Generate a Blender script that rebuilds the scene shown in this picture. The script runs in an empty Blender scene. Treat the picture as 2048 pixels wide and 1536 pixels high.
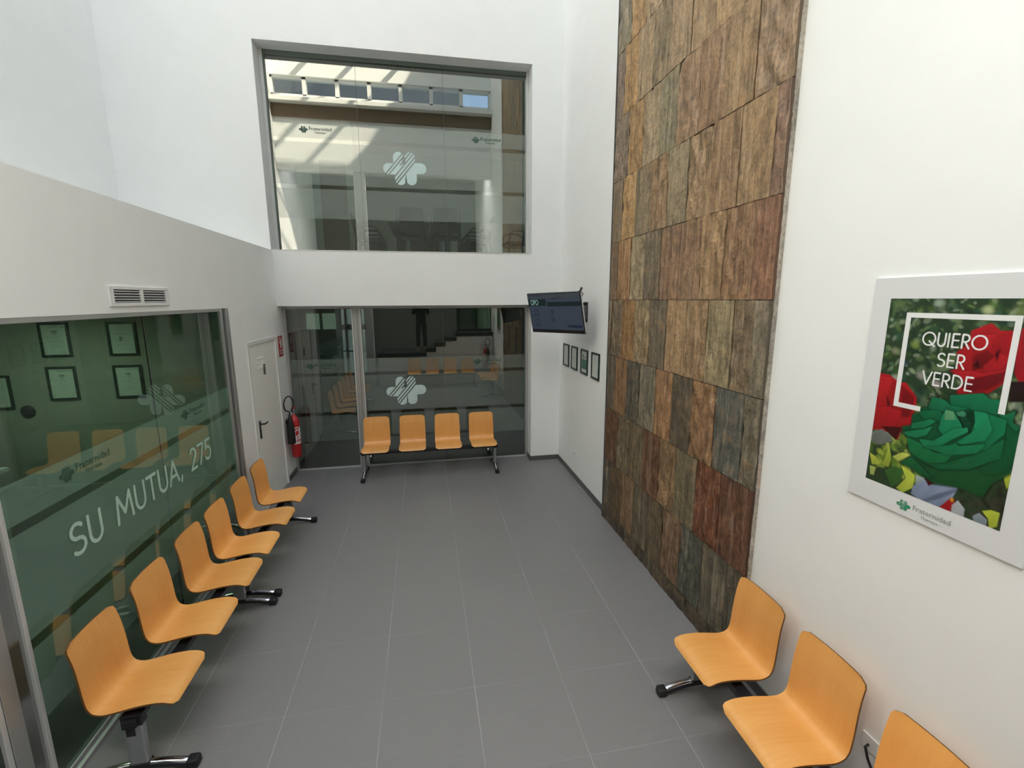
import bpy, bmesh, math, random
import numpy as np
from mathutils import Vector, Matrix
random.seed(7); rng = np.random.default_rng(11)
sc = bpy.context.scene
COL = sc.collection
PI = math.pi

# ------------------------------------------------------------------ helpers
def lin(c):
    c = c / 255.0
    return c / 12.92 if c <= 0.04045 else ((c + 0.055) / 1.055) ** 2.4
def rgb(r, g, b): return (lin(r), lin(g), lin(b), 1.0)

def new_mat(name):
    m = bpy.data.materials.new(name); m.use_nodes = True
    nt = m.node_tree; nt.nodes.clear()
    out = nt.nodes.new('ShaderNodeOutputMaterial')
    return m, nt, out

def pbr(name, col, rough=0.5, metal=0.0, noise=0.0, nscale=8.0, bump=0.0, bscale=200.0, spec=0.5, emit=None, estr=0.0, coat=0.0, stretch=None):
    m, nt, out = new_mat(name)
    b = nt.nodes.new('ShaderNodeBsdfPrincipled')
    b.inputs['Base Color'].default_value = col
    b.inputs['Roughness'].default_value = rough
    b.inputs['Metallic'].default_value = metal
    b.inputs['Specular IOR Level'].default_value = spec
    if coat: b.inputs['Coat Weight'].default_value = coat
    if emit:
        b.inputs['Emission Color'].default_value = emit; b.inputs['Emission Strength'].default_value = estr
    tc = nt.nodes.new('ShaderNodeTexCoord')
    src = tc.outputs['Object']
    if stretch:
        mp = nt.nodes.new('ShaderNodeMapping'); mp.inputs['Scale'].default_value = stretch
        nt.links.new(src, mp.inputs[0]); src = mp.outputs[0]
    if noise > 0:
        n = nt.nodes.new('ShaderNodeTexNoise'); n.inputs['Scale'].default_value = nscale; n.inputs['Detail'].default_value = 5
        nt.links.new(src, n.inputs['Vector'])
        mr = nt.nodes.new('ShaderNodeMapRange'); mr.inputs['From Min'].default_value = 0.3; mr.inputs['From Max'].default_value = 0.7
        mr.inputs['To Min'].default_value = 1 - noise; mr.inputs['To Max'].default_value = 1 + noise
        nt.links.new(n.outputs['Fac'], mr.inputs[0])
        mx = nt.nodes.new('ShaderNodeVectorMath'); mx.operation = 'MULTIPLY'
        mx.inputs[0].default_value = col[:3]
        nt.links.new(mr.outputs[0], mx.inputs[1])
        nt.links.new(mx.outputs[0], b.inputs['Base Color'])
    if bump > 0:
        n2 = nt.nodes.new('ShaderNodeTexNoise'); n2.inputs['Scale'].default_value = bscale; n2.inputs['Detail'].default_value = 3
        nt.links.new(src, n2.inputs['Vector'])
        bp = nt.nodes.new('ShaderNodeBump'); bp.inputs['Strength'].default_value = bump; bp.inputs['Distance'].default_value = 0.002
        nt.links.new(n2.outputs['Fac'], bp.inputs['Height']); nt.links.new(bp.outputs[0], b.inputs['Normal'])
    nt.links.new(b.outputs[0], out.inputs[0])
    return m

def glass_mat(name, tint, base=0.11, gain=1.6, gl=(1, 1, 1, 1)):
    m, nt, out = new_mat(name)
    t = nt.nodes.new('ShaderNodeBsdfTransparent'); t.inputs[0].default_value = tint
    g = nt.nodes.new('ShaderNodeBsdfGlossy'); g.inputs['Roughness'].default_value = 0.0; g.inputs['Color'].default_value = gl
    fr = nt.nodes.new('ShaderNodeFresnel'); fr.inputs['IOR'].default_value = 1.5
    # the fresnel of a pane seen from either side is the same
    ge = nt.nodes.new('ShaderNodeNewGeometry')
    ior = nt.nodes.new('ShaderNodeMapRange'); ior.inputs['To Min'].default_value = 1.5; ior.inputs['To Max'].default_value = 1 / 1.5
    nt.links.new(ge.outputs['Backfacing'], ior.inputs[0]); nt.links.new(ior.outputs[0], fr.inputs['IOR'])
    ma = nt.nodes.new('ShaderNodeMath'); ma.operation = 'MULTIPLY_ADD'; ma.inputs[1].default_value = gain; ma.inputs[2].default_value = base - 0.04 * gain
    ma.use_clamp = True
    nt.links.new(fr.outputs[0], ma.inputs[0])
    mx = nt.nodes.new('ShaderNodeMixShader')
    nt.links.new(ma.outputs[0], mx.inputs[0]); nt.links.new(t.outputs[0], mx.inputs[1]); nt.links.new(g.outputs[0], mx.inputs[2])
    nt.links.new(mx.outputs[0], out.inputs[0])
    return m

def film_mat(name, col, cover):
    m, nt, out = new_mat(name)
    t = nt.nodes.new('ShaderNodeBsdfTransparent')
    d = nt.nodes.new('ShaderNodeBsdfDiffuse'); d.inputs[0].default_value = col
    n = nt.nodes.new('ShaderNodeTexNoise'); n.inputs['Scale'].default_value = 900
    mr = nt.nodes.new('ShaderNodeMapRange'); mr.inputs['To Min'].default_value = cover * 0.9; mr.inputs['To Max'].default_value = cover * 1.1
    tc = nt.nodes.new('ShaderNodeTexCoord'); nt.links.new(tc.outputs['Object'], n.inputs[0]); nt.links.new(n.outputs[0], mr.inputs[0])
    mx = nt.nodes.new('ShaderNodeMixShader')
    nt.links.new(mr.outputs[0], mx.inputs[0]); nt.links.new(t.outputs[0], mx.inputs[1]); nt.links.new(d.outputs[0], mx.inputs[2])
    nt.links.new(mx.outputs[0], out.inputs[0])
    return m

class MB:
    def __init__(s): s.v = []; s.f = []; s.sm = []
    def add(s, vs, fs, smooth=False):
        o = len(s.v); s.v += [tuple(p) for p in vs]
        s.f += [tuple(i + o for i in f) for f in fs]; s.sm += [smooth] * len(fs)
        return s
    def box(s, x0, x1, y0, y1, z0, z1):
        x0, x1 = sorted((x0, x1)); y0, y1 = sorted((y0, y1)); z0, z1 = sorted((z0, z1))
        vs = [(x0, y0, z0), (x1, y0, z0), (x1, y1, z0), (x0, y1, z0), (x0, y0, z1), (x1, y0, z1), (x1, y1, z1), (x0, y1, z1)]
        return s.add(vs, [(0, 3, 2, 1), (4, 5, 6, 7), (0, 1, 5, 4), (1, 2, 6, 5), (2, 3, 7, 6), (3, 0, 4, 7)])
    def prism(s, poly, a, b, axis='z', smooth=False):
        # poly 2-D (ccw) extruded from a to b along axis
        def P(p, t):
            return {'z': (p[0], p[1], t), 'y': (p[0], t, p[1]), 'x': (t, p[0], p[1])}[axis]
        n = len(poly)
        vs = [P(p, a) for p in poly] + [P(p, b) for p in poly]
        fs = [tuple(range(n))[::-1], tuple(range(n, 2 * n))]
        o = len(s.v); s.add(vs, fs)
        s.f += [(o + i, o + (i + 1) % n, o + n + (i + 1) % n, o + n + i) for i in range(n)]; s.sm += [smooth] * n
        return s
    def tube(s, pts, r, n=10, cap=True, closed=False, sx=1.0):
        pts = [Vector(p) for p in pts]; m = len(pts)
        rs = r if isinstance(r, (list, tuple)) else [r] * m
        rings = []; prev = None
        for i, p in enumerate(pts):
            if closed: t = pts[(i + 1) % m] - pts[(i - 1) % m]
            else: t = pts[min(i + 1, m - 1)] - pts[max(i - 1, 0)]
            t.normalize()
            if prev is None:
                a = Vector((0, 0, 1)) if abs(t.z) < 0.9 else Vector((1, 0, 0))
                u = t.cross(a).normalized()
            else:
                u = (prev - t * prev.dot(t)).normalized()
            prev = u; w = t.cross(u)
            rings.append([p + (u * math.cos(2 * PI * k / n) * sx + w * math.sin(2 * PI * k / n)) * rs[i] for k in range(n)])
        vs = [q for rg in rings for q in rg]; fs = []
        for i in range(m if closed else m - 1):
            j = (i + 1) % m
            for k in range(n):
                l = (k + 1) % n
                fs.append((i * n + k, i * n + l, j * n + l, j * n + k))
        s.add(vs, fs, True)
        if cap and not closed:
            o = len(s.v) - len(vs)
            s.f.append(tuple(o + k for k in range(n))[::-1]); s.sm.append(False)
            s.f.append(tuple(o + (m - 1) * n + k for k in range(n))); s.sm.append(False)
        return s
    def lathe(s, prof, n=24, c=(0, 0)):
        vs = []; fs = []
        for r, z in prof:
            for k in range(n):
                a = 2 * PI * k / n; vs.append((c[0] + r * math.cos(a), c[1] + r * math.sin(a), z))
        for i in range(len(prof) - 1):
            for k in range(n):
                l = (k + 1) % n; fs.append((i * n + k, i * n + l, (i + 1) * n + l, (i + 1) * n + k))
        return s.add(vs, fs, True)
    def build(s, name, mat, parent=None, bevel=0.0, seg=2, recalc=True):
        me = bpy.data.meshes.new(name); me.from_pydata(s.v, [], s.f)
        me.polygons.foreach_set('use_smooth', s.sm)
        me.update()
        if recalc:
            bm = bmesh.new(); bm.from_mesh(me); bmesh.ops.recalc_face_normals(bm, faces=bm.faces); bm.to_mesh(me); bm.free()
        if mat: me.materials.append(mat)
        o = bpy.data.objects.new(name, me); COL.objects.link(o)
        if parent: o.parent = parent
        if bevel > 0:
            b = o.modifiers.new('bevel', 'BEVEL'); b.width = bevel; b.segments = seg; b.limit_method = 'ANGLE'; b.angle_limit = math.radians(40)
        return o

def bx(*a): return MB().box(*a)
def thing(name, label, cat, loc=(0, 0, 0), rz=0.0, group=None):
    o = bpy.data.objects.new(name, None); COL.objects.link(o)
    o.empty_display_size = 0.1
    o.location = loc; o.rotation_euler = (0, 0, rz); o['label'] = label; o['category'] = cat
    if group: o['group'] = group
    return o
def tag(o, label, cat, group=None):
    o['label'] = label; o['category'] = cat
    if group: o['group'] = group
    return o
def struct(o, label=None):
    o['kind'] = 'structure'
    if label: o['label'] = label
    return o
def kids(o): return [c for c in bpy.data.objects if c.parent == o]
def dup(root, loc, rz, label, group=None):
    r = root.copy(); COL.objects.link(r); r.location = loc; r.rotation_euler = (0, 0, rz); r['label'] = label
    if group: r['group'] = group
    for ch in kids(root):
        c = ch.copy(); COL.objects.link(c); c.parent = r
        for g in kids(ch):
            d = g.copy(); COL.objects.link(d); d.parent = c
    return r

# flat artwork: an implicit shape cut into horizontal strips
def strips(inside, x0, x1, y0, y1, step, mapf):
    xs = np.arange(x0, x1 + step * 0.5, step * 0.5); vs = []; fs = []
    n = int(round((y1 - y0) / step))
    open_runs = []
    for i in range(n):
        ya = y0 + i * step; yb = ya + step
        m = inside(xs, np.full_like(xs, (ya + yb) / 2))
        d = np.diff(np.concatenate([[0], m.astype(int), [0]]))
        a = np.where(d == 1)[0]; b = np.where(d == -1)[0]
        for p, q in zip(a, b):
            if q - p < 1: continue
            xa = xs[p] - step * 0.25; xb = xs[q - 1] + step * 0.25
            o = len(vs)
            vs += [mapf(xa, ya), mapf(xb, ya), mapf(xb, yb), mapf(xa, yb)]
            fs.append((o, o + 1, o + 2, o + 3))
    return MB().add(vs, fs)

def arc(cx, cy, rx, ry, a0, a1, n=18):
    return [(cx + rx * math.cos(math.radians(a0 + (a1 - a0) * i / n)), cy + ry * math.sin(math.radians(a0 + (a1 - a0) * i / n))) for i in range(n + 1)]
def glyph(c):
    if c == 'S': return [arc(.27, .755, .23, .245, 35, 270) + arc(.27, .255, .25, .255, 90, -140)], .56
    if c == 'U': return [[(.04, 1), (.04, .32)] + arc(.29, .32, .25, .32, 180, 360) + [(.54, 1)]], .60
    if c == 'M': return [[(.03, 0), (.12, 1), (.42, .28), (.72, 1), (.81, 0)]], .86
    if c == 'T': return [[(.0, 1), (.54, 1)], [(.27, 1), (.27, 0)]], .56
    if c == 'A': return [[(0, 0), (.32, 1), (.64, 0)], [(.13, .32), (.51, .32)]], .66
    if c == ',': return [[(.10, .08), (.04, -.14)]], .22
    if c == ' ': return [], .38
    if c == '2': return [arc(.25, .74, .23, .26, 160, -40) + [(.03, 0), (.5, 0)]], .54
    if c == '7': return [[(.02, 1), (.50, 1), (.16, 0)]], .52
    if c == '5': return [[(.47, 1), (.10, 1), (.07, .56)] + arc(.23, .32, .26, .32, 110, -150)], .54
    if c == 'Q': return [arc(.48, .5, .46, .5, 0, 360, 36), [(.52, .32), (.92, -.06)]], 1.0
    if c == 'O': return [arc(.48, .5, .46, .5, 0, 360, 36)], 1.0
    if c == 'I': return [[(.07, 0), (.07, 1)]], .17
    if c == 'E': return [[(.48, 1), (.07, 1), (.07, 0), (.48, 0)], [(.07, .53), (.45, .53)]], .54
    if c == 'R': return [[(.07, 0), (.07, 1), (.26, 1)] + arc(.28, .74, .22, .26, 90, -90) + [(.07, .48)], [(.24, .48), (.54, 0)]], .58
    if c == 'V': return [[(0, 1), (.33, 0), (.66, 1)]], .68
    if c == 'D': return [[(.07, 0), (.07, 1), (.22, 1)] + arc(.24, .5, .46, .5, 90, -90) + [(.07, 0)]], .76
    if c == 'P': return [[(.07, 0), (.07, 1), (.26, 1)] + arc(.28, .72, .22, .28, 90, -90) + [(.07, .44)]], .56
    if c == 'X': return [[(0, 1), (.58, 0)], [(.58, 1), (0, 0)]], .60
    if c == 'N': return [[(.05, 0), (.05, 1), (.60, 0), (.60, 1)]], .66
    if c == 'G': return [arc(.46, .5, .44, .5, 45, 320, 30) + [(.82, .45), (.5, .45)]], .92
def text_segs(s, gap=.1):
    segs = []; x = 0
    for c in s:
        g, w = glyph(c)
        for pl in g:
            for a, b in zip(pl[:-1], pl[1:]): segs.append((a[0] + x, a[1], b[0] + x, b[1]))
        x += w + gap
    return np.array(segs), x - gap
def text_mesh(s, h, stroke, mapf, gap=.1, step=None, align='c', xs=1.0):
    segs, w = text_segs(s, gap); segs = segs * np.array([xs, 1, xs, 1]); w *= xs
    off = {'c': -w / 2, 'l': 0}[align]
    hw = stroke / h / 2
    def ins(x, y):
        d = np.full(x.shape, 9.0)
        for x0, y0, x1, y1 in segs:
            vx, vy = x1 - x0, y1 - y0; L = vx * vx + vy * vy + 1e-12
            t = np.clip(((x - x0) * vx + (y - y0) * vy) / L, 0, 1)
            d = np.minimum(d, np.hypot(x - x0 - t * vx, y - y0 - t * vy))
        return d < hw
    st = (step or stroke / 6) / h
    return strips(ins, -.15, w + .15, -.2, 1.1, st, lambda x, y: mapf((x + off) * h, y * h))

def clover_ins(stripes=True):
    # unit: 500 wide, 370 high, centred at 0,0 (y up)
    caps = [((393, 1035), (393, 1160), 60), ((525, 1035), (525, 1150), 62), ((277, 1167), (420, 1167), 63), ((655, 1153), (500, 1153), 62),
            ((410, 1282), (410, 1180), 64), ((538, 1280), (538, 1180), 63)]
    def ins(X, Y):
        x = X + 465; y = 1160 - Y
        r = np.zeros(x.shape, bool)
        for (ax, ay), (b_x, b_y), rad in caps:
            vx, vy = b_x - ax, b_y - ay; t = np.clip(((x - ax) * vx + (y - ay) * vy) / (vx * vx + vy * vy), 0, 1)
            r |= np.hypot(x - ax - t * vx, y - ay - t * vy) < rad
        r |= (x > 393) & (x < 600) & (y > 1108) & (y < 1225)
        r &= ~((y < 1112) & (y > 1000) & (np.abs(x - 456) < 14 + (y - 1040) * .12) & (y > 1030))
        r &= ~((y > 1225) & (np.abs(x - 474) < 3 + (y - 1225) * .09))
        if stripes:
            c = x + .86 * y
            for c0, lo, hi in ((1295, 0, 9e9), (1337, 0, 9e9), (1378, 0, 1130), (1421, 0, 9e9), (1470, 0, 9e9), (1512, 0, 9e9)):
                r &= ~((np.abs(c - c0) < 9.5) & (y < hi))
        return r
    return ins
def clover(width, mapf, step=4.0, stripes=True):
    k = width / 504.0
    return strips(clover_ins(stripes), -260, 260, -200, 200, step, lambda x, y: mapf(x * k, y * k))

def font_mesh(name, body, size, mat, M, parent, xs=1.0, align='LEFT', off=0.0):
    cu = bpy.data.curves.new(name, 'FONT'); cu.body = body; cu.size = size; cu.align_x = align; cu.resolution_u = 2; cu.offset = off
    to = bpy.data.objects.new('tmp', cu); COL.objects.link(to)
    dg = bpy.context.evaluated_depsgraph_get(); dg.update()
    me = bpy.data.meshes.new_from_object(to.evaluated_get(dg)); me.name = name
    bpy.data.objects.remove(to); bpy.data.curves.remove(cu)
    me.transform(Matrix.Diagonal((xs, 1, 1, 1))); me.transform(M)
    me.materials.clear(); me.materials.append(mat)
    o = bpy.data.objects.new(name, me); COL.objects.link(o); o.parent = parent
    return o
def frame_M(org, xd, yd):
    x = Vector(xd); y = Vector(yd); z = x.cross(y)
    M = Matrix.Identity(4)
    for i in range(3): M[i][0] = x[i]; M[i][1] = y[i]; M[i][2] = z[i]; M[i][3] = org[i]
    return M

# ------------------------------------------------------------------ constants from the survey of the room
XL, XR, XU = -2.01, 2.10, -3.76         # left lower wall, right wall, set-back upper left wall
YW, YG = 7.03, 7.29                     # back wall face, back glazing plane
ZH, ZS = 2.512, 3.27                    # underside of upper walls, upper floor / sill
ZT = 12.2
RY0 = 0.30                              # inner face of the upper rear wall

# ------------------------------------------------------------------ materials
M_wall = pbr('white_plaster', (.87, .885, .87, 1), .85, noise=.012, nscale=3, bump=.12, bscale=260)
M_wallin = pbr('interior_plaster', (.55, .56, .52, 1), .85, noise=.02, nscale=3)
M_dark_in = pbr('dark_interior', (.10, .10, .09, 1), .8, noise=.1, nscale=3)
M_alu = pbr('brushed_aluminium', (.50, .51, .50, 1), .38, metal=.65, noise=.03, nscale=30, stretch=(20, 20, 1))
M_alu_d = pbr('groove_dark', (.10, .105, .11, 1), .5)
M_alu_l = pbr('aluminium_edge', (.66, .67, .66, 1), .45, metal=.4)
M_door = pbr('painted_door', (.90, .90, .85, 1), .5, noise=.015, nscale=5)
M_frame_w = pbr('white_lacquer', (.78, .79, .77, 1), .45, noise=.01)
M_black = pbr('black_plastic', (.012, .012, .013, 1), .35, noise=.1, nscale=40)
M_blacksteel = pbr('black_steel', (.015, .015, .018, 1), .28, noise=.1, nscale=30)
M_rubber = pbr('black_rubber', (.01, .01, .01, 1), .55, noise=.1, nscale=60)
M_chrome = pbr('chrome', (.78, .78, .80, 1), .12, metal=1.0, noise=.02)
M_silver = pbr('silver_tube', (.42, .44, .45, 1), .3, metal=.8, noise=.03)
M_base = pbr('grey_skirting', (.10, .097, .095, 1), .45, noise=.05)
M_red = pbr('red_enamel', (.50, .012, .018, 1), .3, noise=.04, coat=.4)
M_redsign = pbr('red_sign', (.42, .022, .02, 1), .45, noise=.04)
M_white = pbr('white_print', (.80, .81, .80, 1), .6, noise=.01)
M_greyplate = pbr('grey_plate', (.10, .10, .095, 1), .4, metal=.3, noise=.05)
M_greyink = pbr('grey_ink', (.25, .28, .26, 1), .6, noise=.03)
M_darkgreen = pbr('dark_green_frame', (.010, .028, .020, 1), .4, noise=.06)
M_paper = pbr('certificate_paper', (.62, .64, .60, 1), .55, noise=.03, nscale=12)
M_vent = pbr('vent_dark', (.05, .05, .055, 1), .7, noise=.1)
M_film = film_mat('frosted_film', (.60, .74, .66, 1), .135)
M_film_u = film_mat('frosted_film_upper', (.66, .76, .70, 1), .20)
M_film_l = film_mat('frosted_film_green', (.42, .72, .58, 1), .20)
M_logo = pbr('pale_vinyl', (.55, .70, .68, 1), .6, noise=.03)
M_letter = pbr('pale_green_vinyl', (.46, .66, .57, 1), .6, noise=.03)
M_logo_g = pbr('green_vinyl', (.028, .085, .055, 1), .6, noise=.04)
M_logo_p = pbr('green_print', (.03, .27, .13, 1), .6, noise=.04)
M_glass_b = glass_mat('smoked_glass_lower', (.50, .56, .50, 1), .15, 1.8)
M_glass_u = glass_mat('clear_glass_upper', (.60, .66, .60, 1), .19, 1.8)
M_glass_l = glass_mat('green_glass_left', (.44, .58, .475, 1), .085, 1.2)
M_glass_r = glass_mat('roof_glass', (1, .935, .82, 1), .08, 1.0)
M_glass_c = glass_mat('clerestory_glass', (.9, .93, .93, 1), .05, 1.0)
M_wood_brown = pbr('brown_timber', (.16, .10, .055, 1), .5, noise=.25, nscale=4, stretch=(1, 12, 12))
M_step = pbr('dark_stair', (.02, .02, .02, 1), .45, noise=.1)
M_out = pbr('outside_render', (.05, .058, .075, 1), .9, noise=.1, nscale=2)
M_outw = pbr('outside_white_render', (.8, .8, .8, 1), .9, noise=.04, nscale=2)
M_meet = pbr('charcoal_fabric', (.02, .023, .021, 1), .7, noise=.15, nscale=60)
M_table = pbr('dark_walnut', (.035, .03, .025, 1), .4, noise=.2, nscale=5, stretch=(1, 10, 10))

# floor tiles
def floor_mat():
    m, nt, out = new_mat('grey_floor_tiles')
    N = nt.nodes.new; Lk = nt.links.new
    b = N('ShaderNodeBsdfPrincipled'); b.inputs['Roughness'].default_value = .42
    tc = N('ShaderNodeTexCoord'); sp = N('ShaderNodeSeparateXYZ'); Lk(tc.outputs['Object'], sp.inputs[0])
    ds = []; cells = []
    for ax, off in ((0, -.962), (1, 3.932)):
        a = N('ShaderNodeMath'); a.operation = 'SUBTRACT'; a.inputs[1].default_value = off - .605 * 40; Lk(sp.outputs[ax], a.inputs[0])
        d = N('ShaderNodeMath'); d.operation = 'DIVIDE'; d.inputs[1].default_value = .605; Lk(a.outputs[0], d.inputs[0])
        fl = N('ShaderNodeMath'); fl.operation = 'FLOOR'; Lk(d.outputs[0], fl.inputs[0]); cells.append(fl)
        fr = N('ShaderNodeMath'); fr.operation = 'FRACT'; Lk(d.outputs[0], fr.inputs[0])
        s = N('ShaderNodeMath'); s.operation = 'SUBTRACT'; s.inputs[1].default_value = .5; Lk(fr.outputs[0], s.inputs[0])
        ab = N('ShaderNodeMath'); ab.operation = 'ABSOLUTE'; Lk(s.outputs[0], ab.inputs[0])
        gt = N('ShaderNodeMapRange'); gt.inputs['From Min'].default_value = .5 - .0042; gt.inputs['From Max'].default_value = .5 - .0030
        Lk(ab.outputs[0], gt.inputs[0]); ds.append(gt)
    # grout is filled unevenly: it fades in places
    gn = N('ShaderNodeTexNoise'); gn.inputs['Scale'].default_value = 1.1; gn.inputs['Detail'].default_value = 3; Lk(tc.outputs['Object'], gn.inputs[0])
    gm = N('ShaderNodeMapRange'); gm.inputs['From Min'].default_value = .38; gm.inputs['From Max'].default_value = .62; gm.inputs['To Min'].default_value = .05; gm.inputs['To Max'].default_value = .60
    Lk(gn.outputs[0], gm.inputs[0])
    w2 = N('ShaderNodeMath'); w2.operation = 'MULTIPLY'; w2.inputs[1].default_value = .4; Lk(ds[1].outputs[0], w2.inputs[0])
    mx = N('ShaderNodeMath'); mx.operation = 'MAXIMUM'; Lk(ds[0].outputs[0], mx.inputs[0]); Lk(w2.outputs[0], mx.inputs[1])
    g = N('ShaderNodeMath'); g.operation = 'MULTIPLY'; Lk(mx.outputs[0], g.inputs[0]); Lk(gm.outputs[0], g.inputs[1])
    cv = N('ShaderNodeCombineXYZ'); Lk(cells[0].outputs[0], cv.inputs[0]); Lk(cells[1].outputs[0], cv.inputs[1])
    wn = N('ShaderNodeTexWhiteNoise'); wn.noise_dimensions = '2D'; Lk(cv.outputs[0], wn.inputs['Vector'])
    n1 = N('ShaderNodeTexNoise'); n1.inputs['Scale'].default_value = 90; n1.inputs['Detail'].default_value = 6; Lk(tc.outputs['Object'], n1.inputs[0])
    mpv = N('ShaderNodeMapping'); mpv.inputs['Scale'].default_value = (6, 160, 1); Lk(tc.outputs['Object'], mpv.inputs[0])
    n2 = N('ShaderNodeTexNoise'); n2.inputs['Scale'].default_value = 1.0; Lk(mpv.outputs[0], n2.inputs[0])
    a1 = N('ShaderNodeMath'); a1.operation = 'MULTIPLY_ADD'; a1.inputs[1].default_value = .03; a1.inputs[2].default_value = .97; Lk(wn.outputs['Value'], a1.inputs[0])
    a2 = N('ShaderNodeMath'); a2.operation = 'MULTIPLY_ADD'; a2.inputs[1].default_value = .22; Lk(n1.outputs[0], a2.inputs[0]); Lk(a1.outputs[0], a2.inputs[2])
    a3 = N('ShaderNodeMath'); a3.operation = 'MULTIPLY_ADD'; a3.inputs[1].default_value = .20; Lk(n2.outputs[0], a3.inputs[0]); Lk(a2.outputs[0], a3.inputs[2])
    cm = N('ShaderNodeVectorMath'); cm.operation = 'MULTIPLY'; cm.inputs[0].default_value = (.175, .170, .171); Lk(a3.outputs[0], cm.inputs[1])
    mc = N('ShaderNodeMixRGB'); mc.inputs['Color2'].default_value = (.52, .52, .51, 1)
    Lk(g.outputs[0], mc.inputs['Fac']); Lk(cm.outputs[0], mc.inputs['Color1']); Lk(mc.outputs[0], b.inputs['Base Color'])
    bp = N('ShaderNodeBump'); bp.inputs['Strength'].default_value = .15; bp.inputs['Distance'].default_value = .001
    Lk(n2.outputs[0], bp.inputs['Height']); Lk(bp.outputs[0], b.inputs['Normal'])
    Lk(b.outputs[0], out.inputs[0]); return m
M_floor = floor_mat()

def wood_mat():
    m, nt, out = new_mat('beech_plywood')
    N = nt.nodes.new; Lk = nt.links.new
    b = N('ShaderNodeBsdfPrincipled'); b.inputs['Roughness'].default_value = .42; b.inputs['Coat Weight'].default_value = .35; b.inputs['Coat Roughness'].default_value = .22
    tc = N('ShaderNodeTexCoord'); oi = N('ShaderNodeObjectInfo')
    ad = N('ShaderNodeVectorMath'); ad.operation = 'MULTIPLY_ADD'
    cb = N('ShaderNodeCombineXYZ'); Lk(oi.outputs['Random'], cb.inputs[0]); Lk(oi.outputs['Random'], cb.inputs[2])
    ad.inputs[1].default_value = (7, 7, 7); Lk(cb.outputs[0], ad.inputs[0]); Lk(tc.outputs['Object'], ad.inputs[2])
    mp = N('ShaderNodeMapping'); mp.inputs['Scale'].default_value = (60, 3.0, 3.0); Lk(ad.outputs[0], mp.inputs[0])
    n = N('ShaderNodeTexNoise'); n.inputs['Scale'].default_value = 1.4; n.inputs['Detail'].default_value = 5; n.inputs['Distortion'].default_value = .25; Lk(mp.outputs[0], n.inputs[0])
    mp2 = N('ShaderNodeMapping'); mp2.inputs['Scale'].default_value = (6, .9, .9); Lk(ad.outputs[0], mp2.inputs[0])
    n2 = N('ShaderNodeTexNoise'); n2.inputs['Scale'].default_value = 1.5; Lk(mp2.outputs[0], n2.inputs[0])
    cr = N('ShaderNodeValToRGB'); e = cr.color_ramp.elements
    e[0].position = .25; e[0].color = (.78, .355, .080, 1); e[1].position = .75; e[1].color = (.90, .455, .135, 1)
    mxx = N('ShaderNodeMath'); mxx.operation = 'MULTIPLY_ADD'; mxx.inputs[1].default_value = .45
    h = N('ShaderNodeMath'); h.operation = 'MULTIPLY'; h.inputs[1].default_value = .55; Lk(n2.outputs[0], h.inputs[0])
    Lk(n.outputs[0], mxx.inputs[0]); Lk(h.outputs[0], mxx.inputs[2]); Lk(mxx.outputs[0], cr.inputs[0])
    hs = N('ShaderNodeHueSaturation'); mr = N('ShaderNodeMapRange'); mr.inputs['To Min'].default_value = .86; mr.inputs['To Max'].default_value = 1.08
    Lk(oi.outputs['Random'], mr.inputs[0]); Lk(mr.outputs[0], hs.inputs['Value']); Lk(cr.outputs[0], hs.inputs['Color'])
    Lk(hs.outputs[0], b.inputs['Base Color']); Lk(b.outputs[0], out.inputs[0]); return m
M_wood = wood_mat()
M_woodedge = pbr('plywood_edge', (.17, .075, .02, 1), .6, noise=.2, nscale=90, stretch=(1, 1, 8))

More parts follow.
